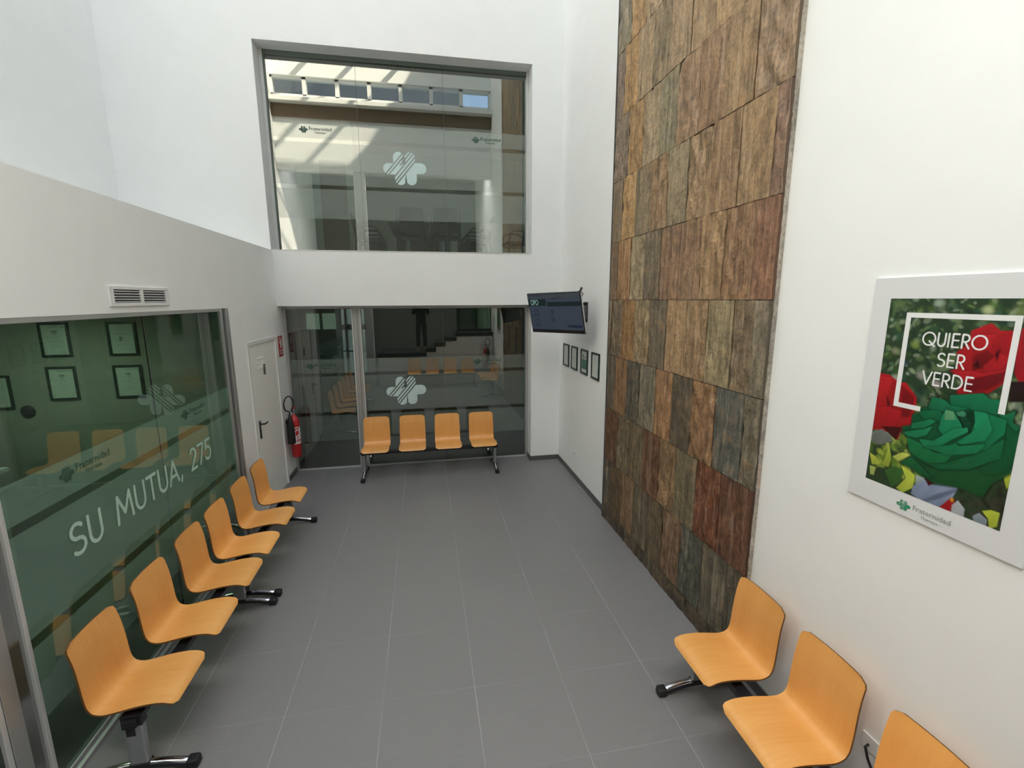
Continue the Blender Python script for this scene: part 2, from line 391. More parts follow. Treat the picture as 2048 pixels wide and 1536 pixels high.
# ------------------------------------------------------------------ setting: floor, walls
def room():
    fl = bx(-6.0, 4.0, -4.2, 11.6, -.12, 0).build('floor', M_floor); struct(fl)
    # back wall (window opening above, glazed opening below)
    w = MB()
    T = YG + .14
    w.box(XU, XL - .01, YW, T, ZS - .05, ZT)
    w.box(XL - .01, 1.633, YW, T, 5.855, ZT)
    w.box(1.633, XR, YW, T, 0, ZT)
    w.box(XL - .01, 1.633, YW, T, ZH, ZS)
    struct(w.build('wall_back', M_wall), 'white plaster back wall with two glazed openings')
    # right wall
    struct(MB().box(XR, XR + .3, 0, T, 0, ZT).box(XR, XR + .3, -4.0, 0, 0, 7.1).build('wall_right', M_wall))
    # left: upper fascia, door wall, set-back upper wall
    struct(bx(XL - .25, XL, -4.0, YG - .005, ZH + .004, ZS).build('wall_left', M_wall), 'white fascia above the left glazing')
    d = MB()
    d.box(XL - .16, XL, 5.345, 5.76, 0, ZH + .004); d.box(XL - .16, XL, 6.80, YG - .005, 0, ZH + .004); d.box(XL - .16, XL, 5.76, 6.80, 2.105, ZH + .004)
    d.build('wall_left_door', M_wall)['kind'] = 'structure'
    struct(MB().box(XU - .25, XU, 0, T, ZS, ZT).box(XU - .25, XU, -4.0, 0, ZS, 7.1).build('wall_left_upper', M_wall))
    struct(bx(XU - .25, XL - .25, -4.0, YW - .002, ZS - .22, ZS).build('floor_upper_gallery', M_wall))
    # rear: upper wall with clerestory, hall behind
    r = MB()
    r.box(XU, XR, 0, RY0, 6.10, 7.95)
    r.box(XU, XR, 0, RY0, 8.43, 8.85)
    struct(r.build('wall_rear', M_wall))
    struct(bx(XU - .25, XR + .3, -4.3, -4.0, 0, 7.1).build('wall_rear_hall', pbr('grey_rear_wall', (.13, .14, .125, 1), .8, noise=.05)))
    struct(bx(XU - .25, XR + .3, -4.3, -.002, 6.98, 7.1).build('ceiling', M_wallin))
    sill = bx(XU, XR, RY0, RY0 + .34, 7.70, 7.80).build('trim_1', M_frame_w); struct(sill)
    struct(bx(XU, XR, RY0, RY0 + .10, 7.40, 7.70).build('trim_2', M_wood_brown))
    col = bx(-1.80, -1.50, .02, .27, 0, 6.10).build('column', M_wall, bevel=.01); struct(col)
    # clerestory
    t = bpy.data.objects.new('window_4', None); COL.objects.link(t); t['kind'] = 'structure'
    n = 7; w0 = (XR - XU) / n
    f = MB()
    for i in range(n + 1):
        x = XU + w0 * i; f.box(x - .05, x + .05, .06, .24, 7.95, 8.43)
    f.box(XU, XR, .06, .24, 7.95, 8.0); f.box(XU, XR, .06, .24, 8.38, 8.43)
    f.build('window_frame', M_frame_w, t)
    for i in range(n):
        x = XU + w0 * i; bx(x + .05, x + w0 - .05, .145, .151, 8.0, 8.38).build('glass_pane', M_glass_c, t)
    # sloped roof glazing with rafters
    t = bpy.data.objects.new('window_5', None); COL.objects.link(t); t['kind'] = 'structure'
    y0, z0, y1, z1 = 0.0, 8.85, YW + .3, ZT
    f = MB()
    def raf(x, w, dz):
        f.add([(x - w, y0, z0), (x + w, y0, z0), (x + w, y1, z1), (x - w, y1, z1), (x - w, y0, z0 + dz), (x + w, y0, z0 + dz), (x + w, y1, z1 + dz), (x - w, y1, z1 + dz)],
              [(0, 3, 2, 1), (4, 5, 6, 7), (0, 1, 5, 4), (1, 2, 6, 5), (2, 3, 7, 6), (3, 0, 4, 7)])
    for i in range(6): raf(XU + (XR - XU) / 5 * i, .03, .12)
    for s_ in (.0, .5, .98):
        yy = y0 + (y1 - y0) * s_; zz = z0 + (z1 - z0) * s_
        f.box(XU, XR, yy, yy + .08, zz + .02, zz + .16)
    f.build('rafters', M_frame_w, t)
    g = MB(); dz = .17
    g.add([(XU, y0, z0 + dz), (XR, y0, z0 + dz), (XR, y1, z1 + dz), (XU, y1, z1 + dz)], [(0, 1, 2, 3)])
    g.build('glass_pane', M_glass_r, t, recalc=False)
room()

# skirting
struct(bx(XR - .012, XR, 4.945, YW - .012, 0, .075).build('baseboard_right', M_base))
struct(bx(XR - .012, XR, -3.9, 2.465, 0, .075).build('baseboard_right_near', M_base))
struct(MB().box(1.633, XR, YW - .012, YW, 0, .075).box(1.621, 1.633, YW - .012, YG - .04, 0, .075).build('baseboard_back', M_base))
struct(MB().box(XL, XL + .012, 6.862, YG - .045, 0, .075).box(XL, XL + .012, 5.36, 5.70, 0, .075).build('baseboard_left', M_base))

# ------------------------------------------------------------------ stone cladding
def stone():
    Xf = 2.045; YA, YB = 4.94, 2.47
    rows = [(0.0, .15), (.15, .76), (.76, 1.37), (1.37, 1.98), (1.98, 2.59), (2.59, 3.195)]
    z = 3.195
    while z < 9.9: rows.append((z, min(z + .61, 10.1))); z += .61
    E = {0: [4.94, 4.62, 4.32, 4.02, 3.72, 3.42, 3.12, 2.82, 2.47],
         1: [4.94, 4.74, 4.44, 4.15, 3.85, 3.56, 3.26, 2.95, 2.65, 2.47], 2: [4.94, 4.60, 4.30, 3.99, 3.68, 3.39, 3.09, 2.79, 2.47],
         3: [4.94, 4.72, 4.42, 4.13, 3.82, 3.52, 3.22, 2.92, 2.62, 2.47], 4: [4.94, 4.87, 4.59, 4.29, 3.98, 3.68, 3.38, 3.09, 2.80, 2.60, 2.47],
         5: [4.94, 4.75, 4.45, 4.15, 3.84, 3.53, 3.23, 2.96, 2.66, 2.47]}
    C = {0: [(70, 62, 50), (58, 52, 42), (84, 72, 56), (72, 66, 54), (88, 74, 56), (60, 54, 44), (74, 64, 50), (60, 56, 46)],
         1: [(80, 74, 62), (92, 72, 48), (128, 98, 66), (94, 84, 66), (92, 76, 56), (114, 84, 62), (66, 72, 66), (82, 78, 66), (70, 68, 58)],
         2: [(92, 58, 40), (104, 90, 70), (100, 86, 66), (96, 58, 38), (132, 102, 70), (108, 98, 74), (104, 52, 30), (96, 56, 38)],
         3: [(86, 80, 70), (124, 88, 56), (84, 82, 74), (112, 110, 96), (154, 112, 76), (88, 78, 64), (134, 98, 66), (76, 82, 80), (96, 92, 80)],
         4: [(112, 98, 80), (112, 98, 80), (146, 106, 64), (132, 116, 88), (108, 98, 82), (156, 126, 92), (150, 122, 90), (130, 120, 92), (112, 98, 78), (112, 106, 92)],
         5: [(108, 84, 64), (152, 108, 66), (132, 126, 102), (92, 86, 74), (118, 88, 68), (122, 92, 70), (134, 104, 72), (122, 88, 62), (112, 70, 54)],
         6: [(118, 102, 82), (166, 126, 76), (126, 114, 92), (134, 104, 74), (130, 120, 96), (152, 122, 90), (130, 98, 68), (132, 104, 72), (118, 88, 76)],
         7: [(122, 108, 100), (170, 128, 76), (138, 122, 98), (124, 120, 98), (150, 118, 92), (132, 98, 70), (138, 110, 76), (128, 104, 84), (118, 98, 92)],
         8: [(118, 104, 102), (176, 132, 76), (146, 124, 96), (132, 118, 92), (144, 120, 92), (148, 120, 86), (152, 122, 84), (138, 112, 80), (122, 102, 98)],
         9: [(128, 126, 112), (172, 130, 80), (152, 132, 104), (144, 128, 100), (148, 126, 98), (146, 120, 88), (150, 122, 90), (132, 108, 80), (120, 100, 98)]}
    V = []; F = []; Cc = []
    # backing slab
    rr = random.Random(5)
    for ri, (z0, z1) in enumerate(rows):
        if ri in E: ed = E[ri]
        else:
            o = [0.0, .12, .07, .16][ri % 4]
            ed = [4.94] + [4.94 - .18 - o - .303 * k for k in range(8)]
            ed = [e for e in ed if e > 2.53] + [2.47]
        cs = C.get(ri) or [C[8], C[9], C[7]][ri % 3]
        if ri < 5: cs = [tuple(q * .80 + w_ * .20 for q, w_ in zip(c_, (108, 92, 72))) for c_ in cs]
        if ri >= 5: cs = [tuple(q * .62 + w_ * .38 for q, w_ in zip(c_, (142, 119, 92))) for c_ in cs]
        for ti in range(len(ed) - 1):
            ya, yb = ed[ti], ed[ti + 1]
            c = cs[min(ti, len(cs) - 1)]
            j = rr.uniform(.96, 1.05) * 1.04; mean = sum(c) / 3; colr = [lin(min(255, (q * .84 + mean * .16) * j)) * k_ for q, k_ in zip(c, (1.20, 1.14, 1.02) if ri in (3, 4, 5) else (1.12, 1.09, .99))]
            g = .0022
            ny = max(3, int(abs(ya - yb) / .028)); nz = max(3, int((z1 - z0) / .032))
            rough = rr.choice([.002, .003, .004, .009, .012]); dep = rr.uniform(-.004, .004); ph = rr.uniform(0, 50)
            o = len(V)
            for b in range(nz + 1):
                for a in range(ny + 1):
                    u = a / ny; v = b / nz
                    y = ya - g + (yb - ya + 2 * g) * u; zz = z0 + g + (z1 - z0 - 2 * g) * v
                    h = rough * (math.sin(y * 37 + ph + 2.3 * math.sin(zz * 9 + ph)) * .6 + math.sin(zz * 31 + ph * 2 + 3 * math.sin(y * 23 + ph)) * .5)
                    ee = min(u, 1 - u) * abs(ya - yb); ez = min(v, 1 - v) * (z1 - z0)
                    if min(ee, ez) < .001: h = min(h, 0) + .003 * (rr.random() - .3); 
                    if min(ee, ez) < .001: y += (rr.random() - .5) * .002; zz += (rr.random() - .5) * .003
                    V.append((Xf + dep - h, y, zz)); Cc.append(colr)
            for b in range(nz):
                for a in range(ny):
                    i = o + b * (ny + 1) + a
                    F.append((i, i + ny + 1, i + ny + 2, i + 1))
            # returns to the wall
            rim = [o + a for a in range(ny + 1)] + [o + b * (ny + 1) + ny for b in range(1, nz + 1)] + [o + nz * (ny + 1) + a for a in range(ny - 1, -1, -1)] + [o + b * (ny + 1) for b in range(nz - 1, 0, -1)]
            k0 = len(V)
            for q in rim: V.append((XR - .03, V[q][1], V[q][2])); Cc.append([x * .9 for x in colr])
            m = len(rim)
            for q in range(m): F.append((rim[q], rim[(q + 1) % m], k0 + (q + 1) % m, k0 + q))
    m0 = len(V)
    s = MB().box(XR - .032, XR - .001, YB + .002, YA - .002, 0.002, 10.1)
    V += s.v; F += [tuple(i + m0 for i in f) for f in s.f]; Cc += [[.34, .31, .26]] * len(s.v)
    me = bpy.data.meshes.new('wall_stone_cladding'); me.from_pydata(V, [], F); me.update()
    ca = me.color_attributes.new('tile', 'FLOAT_COLOR', 'POINT')
    ca.data.foreach_set('color', np.array([list(c) + [1] for c in Cc], 'f').ravel())
    # material
    m, nt, out = new_mat('slate_tiles'); N = nt.nodes.new; Lk = nt.links.new
    b = N('ShaderNodeBsdfPrincipled'); b.inputs['Roughness'].default_value = .62
    at = N('ShaderNodeAttribute'); at.attribute_name = 'tile'
    tc = N('ShaderNodeTexCoord')
    # a different patch of the pattern for every tile
    off = N('ShaderNodeVectorMath'); off.operation = 'MULTIPLY_ADD'; off.inputs[1].default_value = (90, 140, 60)
    Lk(at.outputs['Color'], off.inputs[0]); Lk(tc.outputs['Object'], off.inputs[2])
    mp = N('ShaderNodeMapping'); mp.inputs['Scale'].default_value = (8, 26, 2.2); Lk(off.outputs[0], mp.inputs[0])
    n1 = N('ShaderNodeTexNoise'); n1.inputs['Scale'].default_value = 1; n1.inputs['Detail'].default_value = 7; n1.inputs['Distortion'].default_value = .8; Lk(mp.outputs[0], n1.inputs[0])
    n2 = N('ShaderNodeTexNoise'); n2.inputs['Scale'].default_value = 7; n2.inputs['Detail'].default_value = 8; n2.inputs['Distortion'].default_value = 1.5; Lk(off.outputs[0], n2.inputs[0])
    n3 = N('ShaderNodeTexNoise'); n3.inputs['Scale'].default_value = 45; n3.inputs['Detail'].default_value = 8; Lk(off.outputs[0], n3.inputs[0])
    def mrg(src, a, c_, lo, hi):
        r = N('ShaderNodeMapRange'); r.inputs['From Min'].default_value = a; r.inputs['From Max'].default_value = c_; r.inputs['To Min'].default_value = lo; r.inputs['To Max'].default_value = hi
        Lk(src, r.inputs[0]); return r.outputs[0]
    f1 = mrg(n1.outputs[0], .3, .7, .62, 1.40); f3 = mrg(n3.outputs[0], .3, .7, .74, 1.26); f2 = mrg(n2.outputs[0], .35, .65, .74, 1.24)
    mu = N('ShaderNodeMath'); mu.operation = 'MULTIPLY'; Lk(f1, mu.inputs[0]); Lk(f3, mu.inputs[1])
    mu2 = N('ShaderNodeMath'); mu2.operation = 'MULTIPLY'; Lk(mu.outputs[0], mu2.inputs[0]); Lk(f2, mu2.inputs[1])
    vm = N('ShaderNodeVectorMath'); vm.operation = 'MULTIPLY'; Lk(at.outputs['Color'], vm.inputs[0]); Lk(mu2.outputs[0], vm.inputs[1])
    # rust and ochre blooms
    mixr = N('ShaderNodeMixRGB'); mixr.inputs['Color2'].default_value = (.29, .15, .06, 1)
    Lk(mrg(n2.outputs[0], .56, .72, 0, .42), mixr.inputs['Fac']); Lk(vm.outputs[0], mixr.inputs['Color1'])
    mixg = N('ShaderNodeMixRGB'); mixg.inputs['Color2'].default_value = (.33, .29, .22, 1)
    Lk(mrg(n1.outputs[0], .58, .74, 0, .5), mixg.inputs['Fac']); Lk(mixr.outputs[0], mixg.inputs['Color1'])
    Lk(mixg.outputs[0], b.inputs['Base Color'])
    hsum = N('ShaderNodeMath'); hsum.operation = 'MULTIPLY_ADD'; hsum.inputs[1].default_value = .6; Lk(n2.outputs[0], hsum.inputs[0])
    h2 = N('ShaderNodeMath'); h2.operation = 'MULTIPLY_ADD'; h2.inputs[1].default_value = .35; Lk(n3.outputs[0], h2.inputs[0]); Lk(n1.outputs[0], h2.inputs[2]); Lk(h2.outputs[0], hsum.inputs[2])
    bp = N('ShaderNodeBump'); bp.inputs['Strength'].default_value = .9; bp.inputs['Distance'].default_value = .018
    Lk(hsum.outputs[0], bp.inputs['Height']); Lk(bp.outputs[0], b.inputs['Normal'])
    Lk(b.outputs[0], out.inputs[0])
    me.materials.append(m)
    o = bpy.data.objects.new('wall_stone_cladding', me); COL.objects.link(o)
    struct(o, 'tall strip of brown and grey slate tiles cladding the right wall')
    jx = struct(MB().box(2.038, XR - .001, YA + .001, YA + .012, 0.0, 10.1).build('trim_3', M_alu_d))
stone()

# ------------------------------------------------------------------ glazing
BANDS = [(1.508, 1.718), (.902, 1.457), (.448, .848)]

def small_logo_xz(parent, x, y, z, w, mat, ink):
    # clover and name on a plane facing -Y ; x = left edge of the clover, w = total width
    cw = w * .27
    o = clover(cw, lambda a, b: (x + cw / 2 + a, y, z + b), 8.0, True).build('logo_clover', mat, parent)
    font_mesh('logo_name', 'Fraternidad', w * .155, ink, frame_M((x + cw * 1.1, y, z - w * .012), (1, 0, 0), (0, 0, 1)), parent)
    font_mesh('logo_name', 'Muprespa', w * .085, ink, frame_M((x + cw * 1.1 + w * .18, y, z - w * .10), (1, 0, 0), (0, 0, 1)), parent)

def lower_back():
    w = bpy.data.objects.new('window_1', None); COL.objects.link(w); w.location = (0, 0, 0); w['kind'] = 'structure'
    w['label'] = 'floor-to-ceiling dark glazing at the end of the waiting room'
    f = MB()
    f.box(-2.008, -1.975, YG - .04, YG + .05, 0, ZH)            # left jamb
    f.box(1.59, 1.633, YG - .04, YG + .05, 0, ZH)               # right jamb
    f.box(-1.975, 1.59, YG - .03, YG + .05, ZH - .045, ZH)      # head
    f.build('frame', M_alu, w, bevel=.003)
    bx(-1.975, 1.59, YG - .02, YG + .03, 0, .018).build('threshold', M_alu_l, w)
    t = MB()
    t.box(-1.062, -1.044, YG - .05, YG + .05, 0, ZH - .045); t.box(-.945, -.927, YG - .05, YG + .05, 0, ZH - .045)
    t.build('mullion_edge', M_alu_l, w, bevel=.003)
    bx(-1.044, -.945, YG - .035, YG + .04, 0, ZH - .045).build('mullion', M_alu, w, bevel=.002)
    MB().box(-.985, -.979, YG - .0365, YG - .034, 0, ZH - .05).build('groove', M_alu_d, w)
    bx(-1.972, -1.064, YG, YG + .008, .018, ZH - .05).build('glass_pane', M_glass_b, w)
    bx(-.925, .282, YG, YG + .008, .018, ZH - .05).build('glass_pane', M_glass_b, w)
    bx(.286, 1.588, YG, YG + .008, .018, ZH - .05).build('glass_pane', M_glass_b, w)
    bx(.282, .286, YG, YG + .008, .018, ZH - .05).build('pane_seam', M_alu_d, w)
    yf = YG - .003
    for (x0, x1) in ((-1.972, -1.064), (-.925, 1.588)):
        for z0, z1 in BANDS:
            MB().add([(x0, yf, z0), (x1, yf, z0), (x1, yf, z1), (x0, yf, z1)], [(0, 1, 2, 3)]).build('frosted_band', M_film, w)
    clover(.61, lambda a, b: (-.312 + a, yf - .002, 1.194 + b), 2.5).build('logo_clover', M_logo, w)['label'] = 'large pale clover logo'
    small_logo_xz(w, -1.76, yf - .002, 1.615, .42, M_logo_g, M_logo_g)
    small_logo_xz(w, .76, yf - .002, 1.622, .42, M_logo_g, M_logo_g)
lower_back()

def upper_back():
    w = bpy.data.objects.new('window_2', None); COL.objects.link(w); w['kind'] = 'structure'
    w['label'] = 'large interior window of the upper meeting room'
    f = MB()
    f.box(-2.02, -1.975, YG - .03, YG + .05, ZS, 5.855); f.box(1.598, 1.633, YG - .03, YG + .05, ZS, 5.855)
    f.build('frame', M_alu_l, w, bevel=.003)
    f = MB(); f.box(-1.975, -1.955, YG - .02, YG + .04, ZS + .02, 5.80); f.box(-1.975, 1.598, YG - .02, YG + .04, 5.80, 5.855)
    f.build('inner_frame', pbr('green_grey_frame', (.11, .14, .12, 1), .4, metal=.3), w)
    bx(-2.02, 1.633, YW - .006, YG + .03, ZS, ZS + .010).build('sill', M_alu_l, w)
    for a, b in ((-1.955, -.812), (-.808, .383), (.387, 1.597)):
        bx(a, b, YG, YG + .008, ZS + .010, 5.80).build('glass_pane', M_glass_u, w)
    for a in (-.81, .385): bx(a - .002, a + .002, YG, YG + .008, ZS + .010, 5.80).build('pane_seam', M_alu_d, w)
    yf = YG - .003
    for z0, z1 in BANDS:
        z0 += 3.29; z1 += 3.29
        MB().add([(-1.955, yf, z0), (1.597, yf, z0), (1.597, yf, z1), (-1.955, yf, z1)], [(0, 1, 2, 3)]).build('frosted_band', M_film_u, w)
    clover(.61, lambda a, b: (-.192 + a, yf - .002, 4.458 + b), 2.5).build('logo_clover', M_logo, w)['label'] = 'large pale clover logo'
    small_logo_xz(w, -1.592, yf - .002, 4.905, .42, M_logo_g, M_logo_g)
    small_logo_xz(w, .785, yf - .002, 4.90, .42, M_logo_g, M_logo_g)
upper_back()

def left_glazing():
    w = bpy.data.objects.new('window_3', None); COL.objects.link(w); w['kind'] = 'structure'
    w['label'] = 'green tinted glazing of the left office with lettering'
    xg = XL - .014
    f = MB()
    f.box(XL - .07, XL - .002, 2.47, 5.155, ZH - .026, ZH + .004)
    f.box(XL - .020, XL - .006, 2.47, 5.155, 0, .045); f.box(XL - .004, XL + .026, 2.47, 5.155, 0, .022)
    f.box(XL - .09, XL + .004, 5.155, 5.19, 0, ZH + .002)
    f.build('frame', M_alu, w, bevel=.003)
    bx(XL - .10, XL - .02, 5.19, 5.30, 0, ZH + .002).build('jamb_recess', M_alu_d, w)
    bx(XL - .10, XL + .004, 5.28, 5.345, 0, ZH + .002).build('jamb', M_alu, w, bevel=.004)
    # near post with the door jamb beside it
    p = MB(); p.box(XL - .09, XL + .004, 2.445, 2.47, .0, ZH + .002); p.box(XL - .09, XL + .004, 2.235, 2.262, 0, ZH + .002)
    p.build('post_edge', M_alu_l, w, bevel=.003)
    bx(XL - .085, XL - .012, 2.355, 2.445, 0, ZH + .002).build('post', pbr('polished_post', (.42, .43, .42, 1), .16, metal=.9), w)
    bx(XL - .09, XL + .001, 2.27, 2.355, 0, ZH + .002).build('post', M_alu, w, bevel=.003)
    for a, b in ((2.47, 3.848), (3.852, 5.155)):
        bx(xg - .008, xg, a, b, .045, ZH - .026).build('glass_pane', M_glass_l, w)
    bx(xg - .008, xg, 3.848, 3.852, .045, ZH - .026).build('pane_seam', M_alu_d, w)
    xf = xg + .003
    for z0, z1 in BANDS:
        MB().add([(xf, 2.47, z0), (xf, 5.155, z0), (xf, 5.155, z1), (xf, 2.47, z1)], [(0, 1, 2, 3)]).build('frosted_band', M_film_l, w)
    LX = 1.775 / (text_segs('SU MUTUA, 275', .135)[1] * .178)
    # lettering reads along +Y for someone in the room
    text_mesh('SU MUTUA, 275', .178, .024, lambda a, b: (xf + .003, 2.842 + a, 1.152 + b), gap=.135, step=.003, align='l', xs=LX).build('lettering', M_letter, w)
    def sl(y, z, wd):
        cw = wd * .27
        clover(cw, lambda a, b: (xf + .003, y + cw / 2 + a, z + b), 8.0).build('logo_clover', M_logo_g, w)
        font_mesh('logo_name', 'Fraternidad', wd * .155, M_logo_g, frame_M((xf + .003, y + cw * 1.1, z - wd * .012), (0, 1, 0), (0, 0, 1)), w)
        font_mesh('logo_name', 'Muprespa', wd * .085, M_logo_g, frame_M((xf + .003, y + cw * 1.1 + wd * .18, z - wd * .1), (0, 1, 0), (0, 0, 1)), w)
    sl(2.845, 1.63, .42); sl(4.19, 1.645, .42)
    # glazed door nearer the camera
    d = bpy.data.objects.new('door_2', None); COL.objects.link(d); d['kind'] = 'structure'
    f = MB(); f.box(XL - .09, XL, -.2, 2.235, ZH - .03, ZH + .004); f.box(XL - .09, XL, -.2, 2.235, 0, .06); f.box(XL - .09, XL, -.26, -.2, 0, ZH)
    f.box(XL - .09, XL, 1.17, 1.23, .06, ZH - .03)
    f.build('frame', M_alu, d, bevel=.003)
    bx(xg - .008, xg, -.2, 1.17, .06, ZH - .03).build('glass_pane', M_glass_l, d)
    bx(xg - .008, xg, 1.23, 2.235, .06, ZH - .03).build('glass_pane', M_glass_l, d)
    struct(bx(XL - .16, XL, -4.0, -.26, 0, ZH).build('wall_left_near', M_wall))
left_glazing()

# ------------------------------------------------------------------ service door on the left wall
def service_door():
    d = bpy.data.objects.new('door_1', None); COL.objects.link(d); d['kind'] = 'structure'
    d['label'] = 'pale grey service door on the left wall'
    f = MB(); f.box(XL - .06, XL + .010, 5.745, 5.795, 0, 2.12); f.box(XL - .06, XL + .010, 6.775, 6.825, 0, 2.12); f.box(XL - .06, XL + .010, 5.795, 6.775, 2.072, 2.12)
    f.build('door_frame', M_frame_w, d, bevel=.003)
    bx(XL - .045, XL - .006, 5.797, 6.773, .004, 2.070).build('door_leaf', M_door, d, bevel=.002)
    v = MB()
    for i in range(6):
        z = 1.78 + .024 * i
        v.add([(XL - .006, 6.04, z), (XL - .006, 6.26, z), (XL + .001, 6.26, z - .006), (XL + .001, 6.04, z - .006), (XL - .006, 6.04, z - .011), (XL - .006, 6.26, z - .011)], [(0, 1, 2, 3), (3, 2, 5, 4)])
    v.build('louvre', M_door, d)
    bx(XL - .006, XL - .002, 6.245, 6.315, 1.67, 1.80).build('door_plate', M_greyplate, d)
    m = MB()
    for i in range(3): m.box(XL - .002, XL - .001, 6.262, 6.298 - .008 * (i % 2), 1.695 + i * .034, 1.700 + i * .034)
    m.build('plate_print', M_white, d)
    h = MB(); h.box(XL - .006, XL + .006, 5.90, 5.935, .93, 1.15)
    h.tube([(XL, 5.918, 1.11), (XL + .052, 5.918, 1.11), (XL + .058, 5.93, 1.11), (XL + .056, 6.00, 1.108), (XL + .048, 6.04, 1.104)], .0095, 10)
    h.build('door_handle', M_black, d, bevel=.003)
service_door()

def extinguisher():
    c = (-1.905, 6.955)
    t = thing('fire_extinguisher', 'red fire extinguisher with black horn hung on the left wall beside the glazing', 'fire extinguisher', (c[0], c[1], .34))
    MB().lathe([(0, 0), (.060, 0), (.068, .012), (.069, .50), (.066, .54), (.050, .585), (.028, .61), (.020, .635), (0, .635)], 28).build('cylinder', M_red, t)
    m = MB(); m.tube([(0, 0, .62), (0, 0, .70)], .018, 12); m.box(-.016, .016, -.03, .035, .665, .70)
    m.build('valve', M_chrome, t)
    m = MB()
    m.add([(-.014, -.02, .705), (.014, -.02, .705), (.014, .085, .73), (-.014, .085, .73), (-.014, -.02, .713), (.014, -.02, .713), (.014, .085, .738), (-.014, .085, .738)],
          [(0, 3, 2, 1), (4, 5, 6, 7), (0, 1, 5, 4), (1, 2, 6, 5), (2, 3, 7, 6), (3, 0, 4, 7)])
    m.build('trigger', M_red, t)
    ring = []
    for q in range(-60, 236, 12):
        a = math.radians(q); ring.append((-.028 + .036 * math.cos(a), -.095 + .095 * math.cos(a), .805 + .11 * math.sin(a)))
    ring = [(0, -.02, .685), (-.01, -.04, .69)] + ring + [(-.02, -.11, .70), (-.02, -.105, .66)]
    MB().tube(ring, .0095, 8).build('hose', M_rubber, t)
    MB().lathe([(0, .655), (.018, .655), (.022, .60), (.032, .56), (.046, .50), (.05, .30), (.052, .235), (.047, .235), (.045, .28), (0, .30)], 20, c=(-.02, -.115)).build('discharge_horn', M_rubber, t)
    # label wrapped round the front
    vs = []; fs = []; r = .0698
    for i in range(13):
        a = math.radians(-98 + 8.6 * i)
        vs += [(r * math.cos(a), r * math.sin(a), .20), (r * math.cos(a), r * math.sin(a), .45)]
    fs = [(2 * i, 2 * i + 2, 2 * i + 3, 2 * i + 1) for i in range(12)]
    lb = MB().add(vs, fs, True).build('label_sticker', M_white, t, recalc=False)
    vs = []; fs = []; r = .0702
    for (a0, a1, z0, z1) in ((-90, -20, .415, .435), (-70, -30, .33, .40), (-86, -74, .22, .40), (-60, -30, .29, .31), (-62, -44, .23, .275), (-34, -10, .23, .275)):
        n = 6; o = len(vs)
        for i in range(n + 1):
            a = math.radians(a0 + (a1 - a0) * i / n); sh = (i / n - .5) * .02
            vs += [(r * math.cos(a), r * math.sin(a), z0 + sh), (r * math.cos(a), r * math.sin(a), z1 + sh)]
        fs += [(o + 2 * i, o + 2 * i + 2, o + 2 * i + 3, o + 2 * i + 1) for i in range(n)]
    MB().add(vs, fs, True).build('label_print', M_red, lb, recalc=False)
    bx(XL - c[0] + .002, -.06, -.04, .04, .50, .56).build('wall_bracket', M_blacksteel, t)
    dup(t, (1.84, .44, .50), PI * .9, 'red fire extinguisher on the white stair wall, seen only reflected in the lower glazing')
extinguisher()

def fire_sign():
    t = thing('fire_sign', 'red fire extinguisher sign on the wall above the extinguisher', 'sign', (XL, 7.012, 1.955))
    bx(.0, .004, -.095, .095, -.145, .145).build('plate', M_redsign, t, bevel=.001)
    def ins(y, z):
        r = (np.abs(y) < .026) & (z > -.02) & (z < .085)
        r |= np.hypot(y, z - .085) < .026
        r |= (np.abs(y) < .008) & (z > .1) & (z < .125)
        r |= (np.abs(z - .122) < .006) & (np.abs(y + .015) < .03)
        r |= (np.abs(np.hypot(y + .038, z - .085) - .036) < .005) & (y < -.012)
        return r
    strips(ins, -.09, .09, -.13, .13, .0035, lambda a, b: (.0055, a, b)).build('pictogram', M_white, t)
    strips(lambda y, z: (np.abs(y - .062) < .010) & (z > .0) & (z < .1), -.09, .09, -.13, .13, .0035, lambda a, b: (.0055, a, b)).build('arrow', M_white, t)
    for z in (-.06, -.10):
        text_mesh('EXTINTOR' if z > -.08 else 'EXTINTOR', .022, .005, lambda p, q, z=z: (.0055, p, z - .011 + q), gap=.18, step=.0015).build('lettering', M_white, t)
fire_sign()

# ------------------------------------------------------------------ ventilation grille
def vent():
    t = thing('ventilation_grille', 'white two-part ventilation grille on the fascia above the left glazing', 'vent', (XL, 3.842, 2.627))
    f = MB(); W, Hh = .36, .067
    f.box(.0, .012, -W, W, Hh - .022, Hh); f.box(0, .012, -W, W, -Hh, -Hh + .022)
    f.box(0, .012, -W, -W + .045, -Hh + .022, Hh - .022); f.box(0, .012, W - .045, W, -Hh + .022, Hh - .022); f.box(0, .012, -.018, .018, -Hh + .022, Hh - .022)
    f.build('frame', M_frame_w, t, bevel=.002)
    bx(.0005, .0015, -W + .04, W - .04, -Hh + .018, Hh - .018).build('duct_opening', M_vent, t)
    for k in range(5):
        z = -.036 + .018 * k
        MB().add([(.002, -W + .045, z), (.011, -W + .045, z - .006), (.011, W - .045, z - .006), (.002, W - .045, z), (.002, -W + .045, z + .003), (.011, -W + .045, z - .003), (.011, W - .045, z - .003), (.002, W - .045, z + .003)],
                 [(0, 1, 2, 3), (4, 7, 6, 5), (1, 5, 6, 2), (0, 4, 5, 1), (3, 2, 6, 7)]).build('slat', M_alu_l, t)
vent()

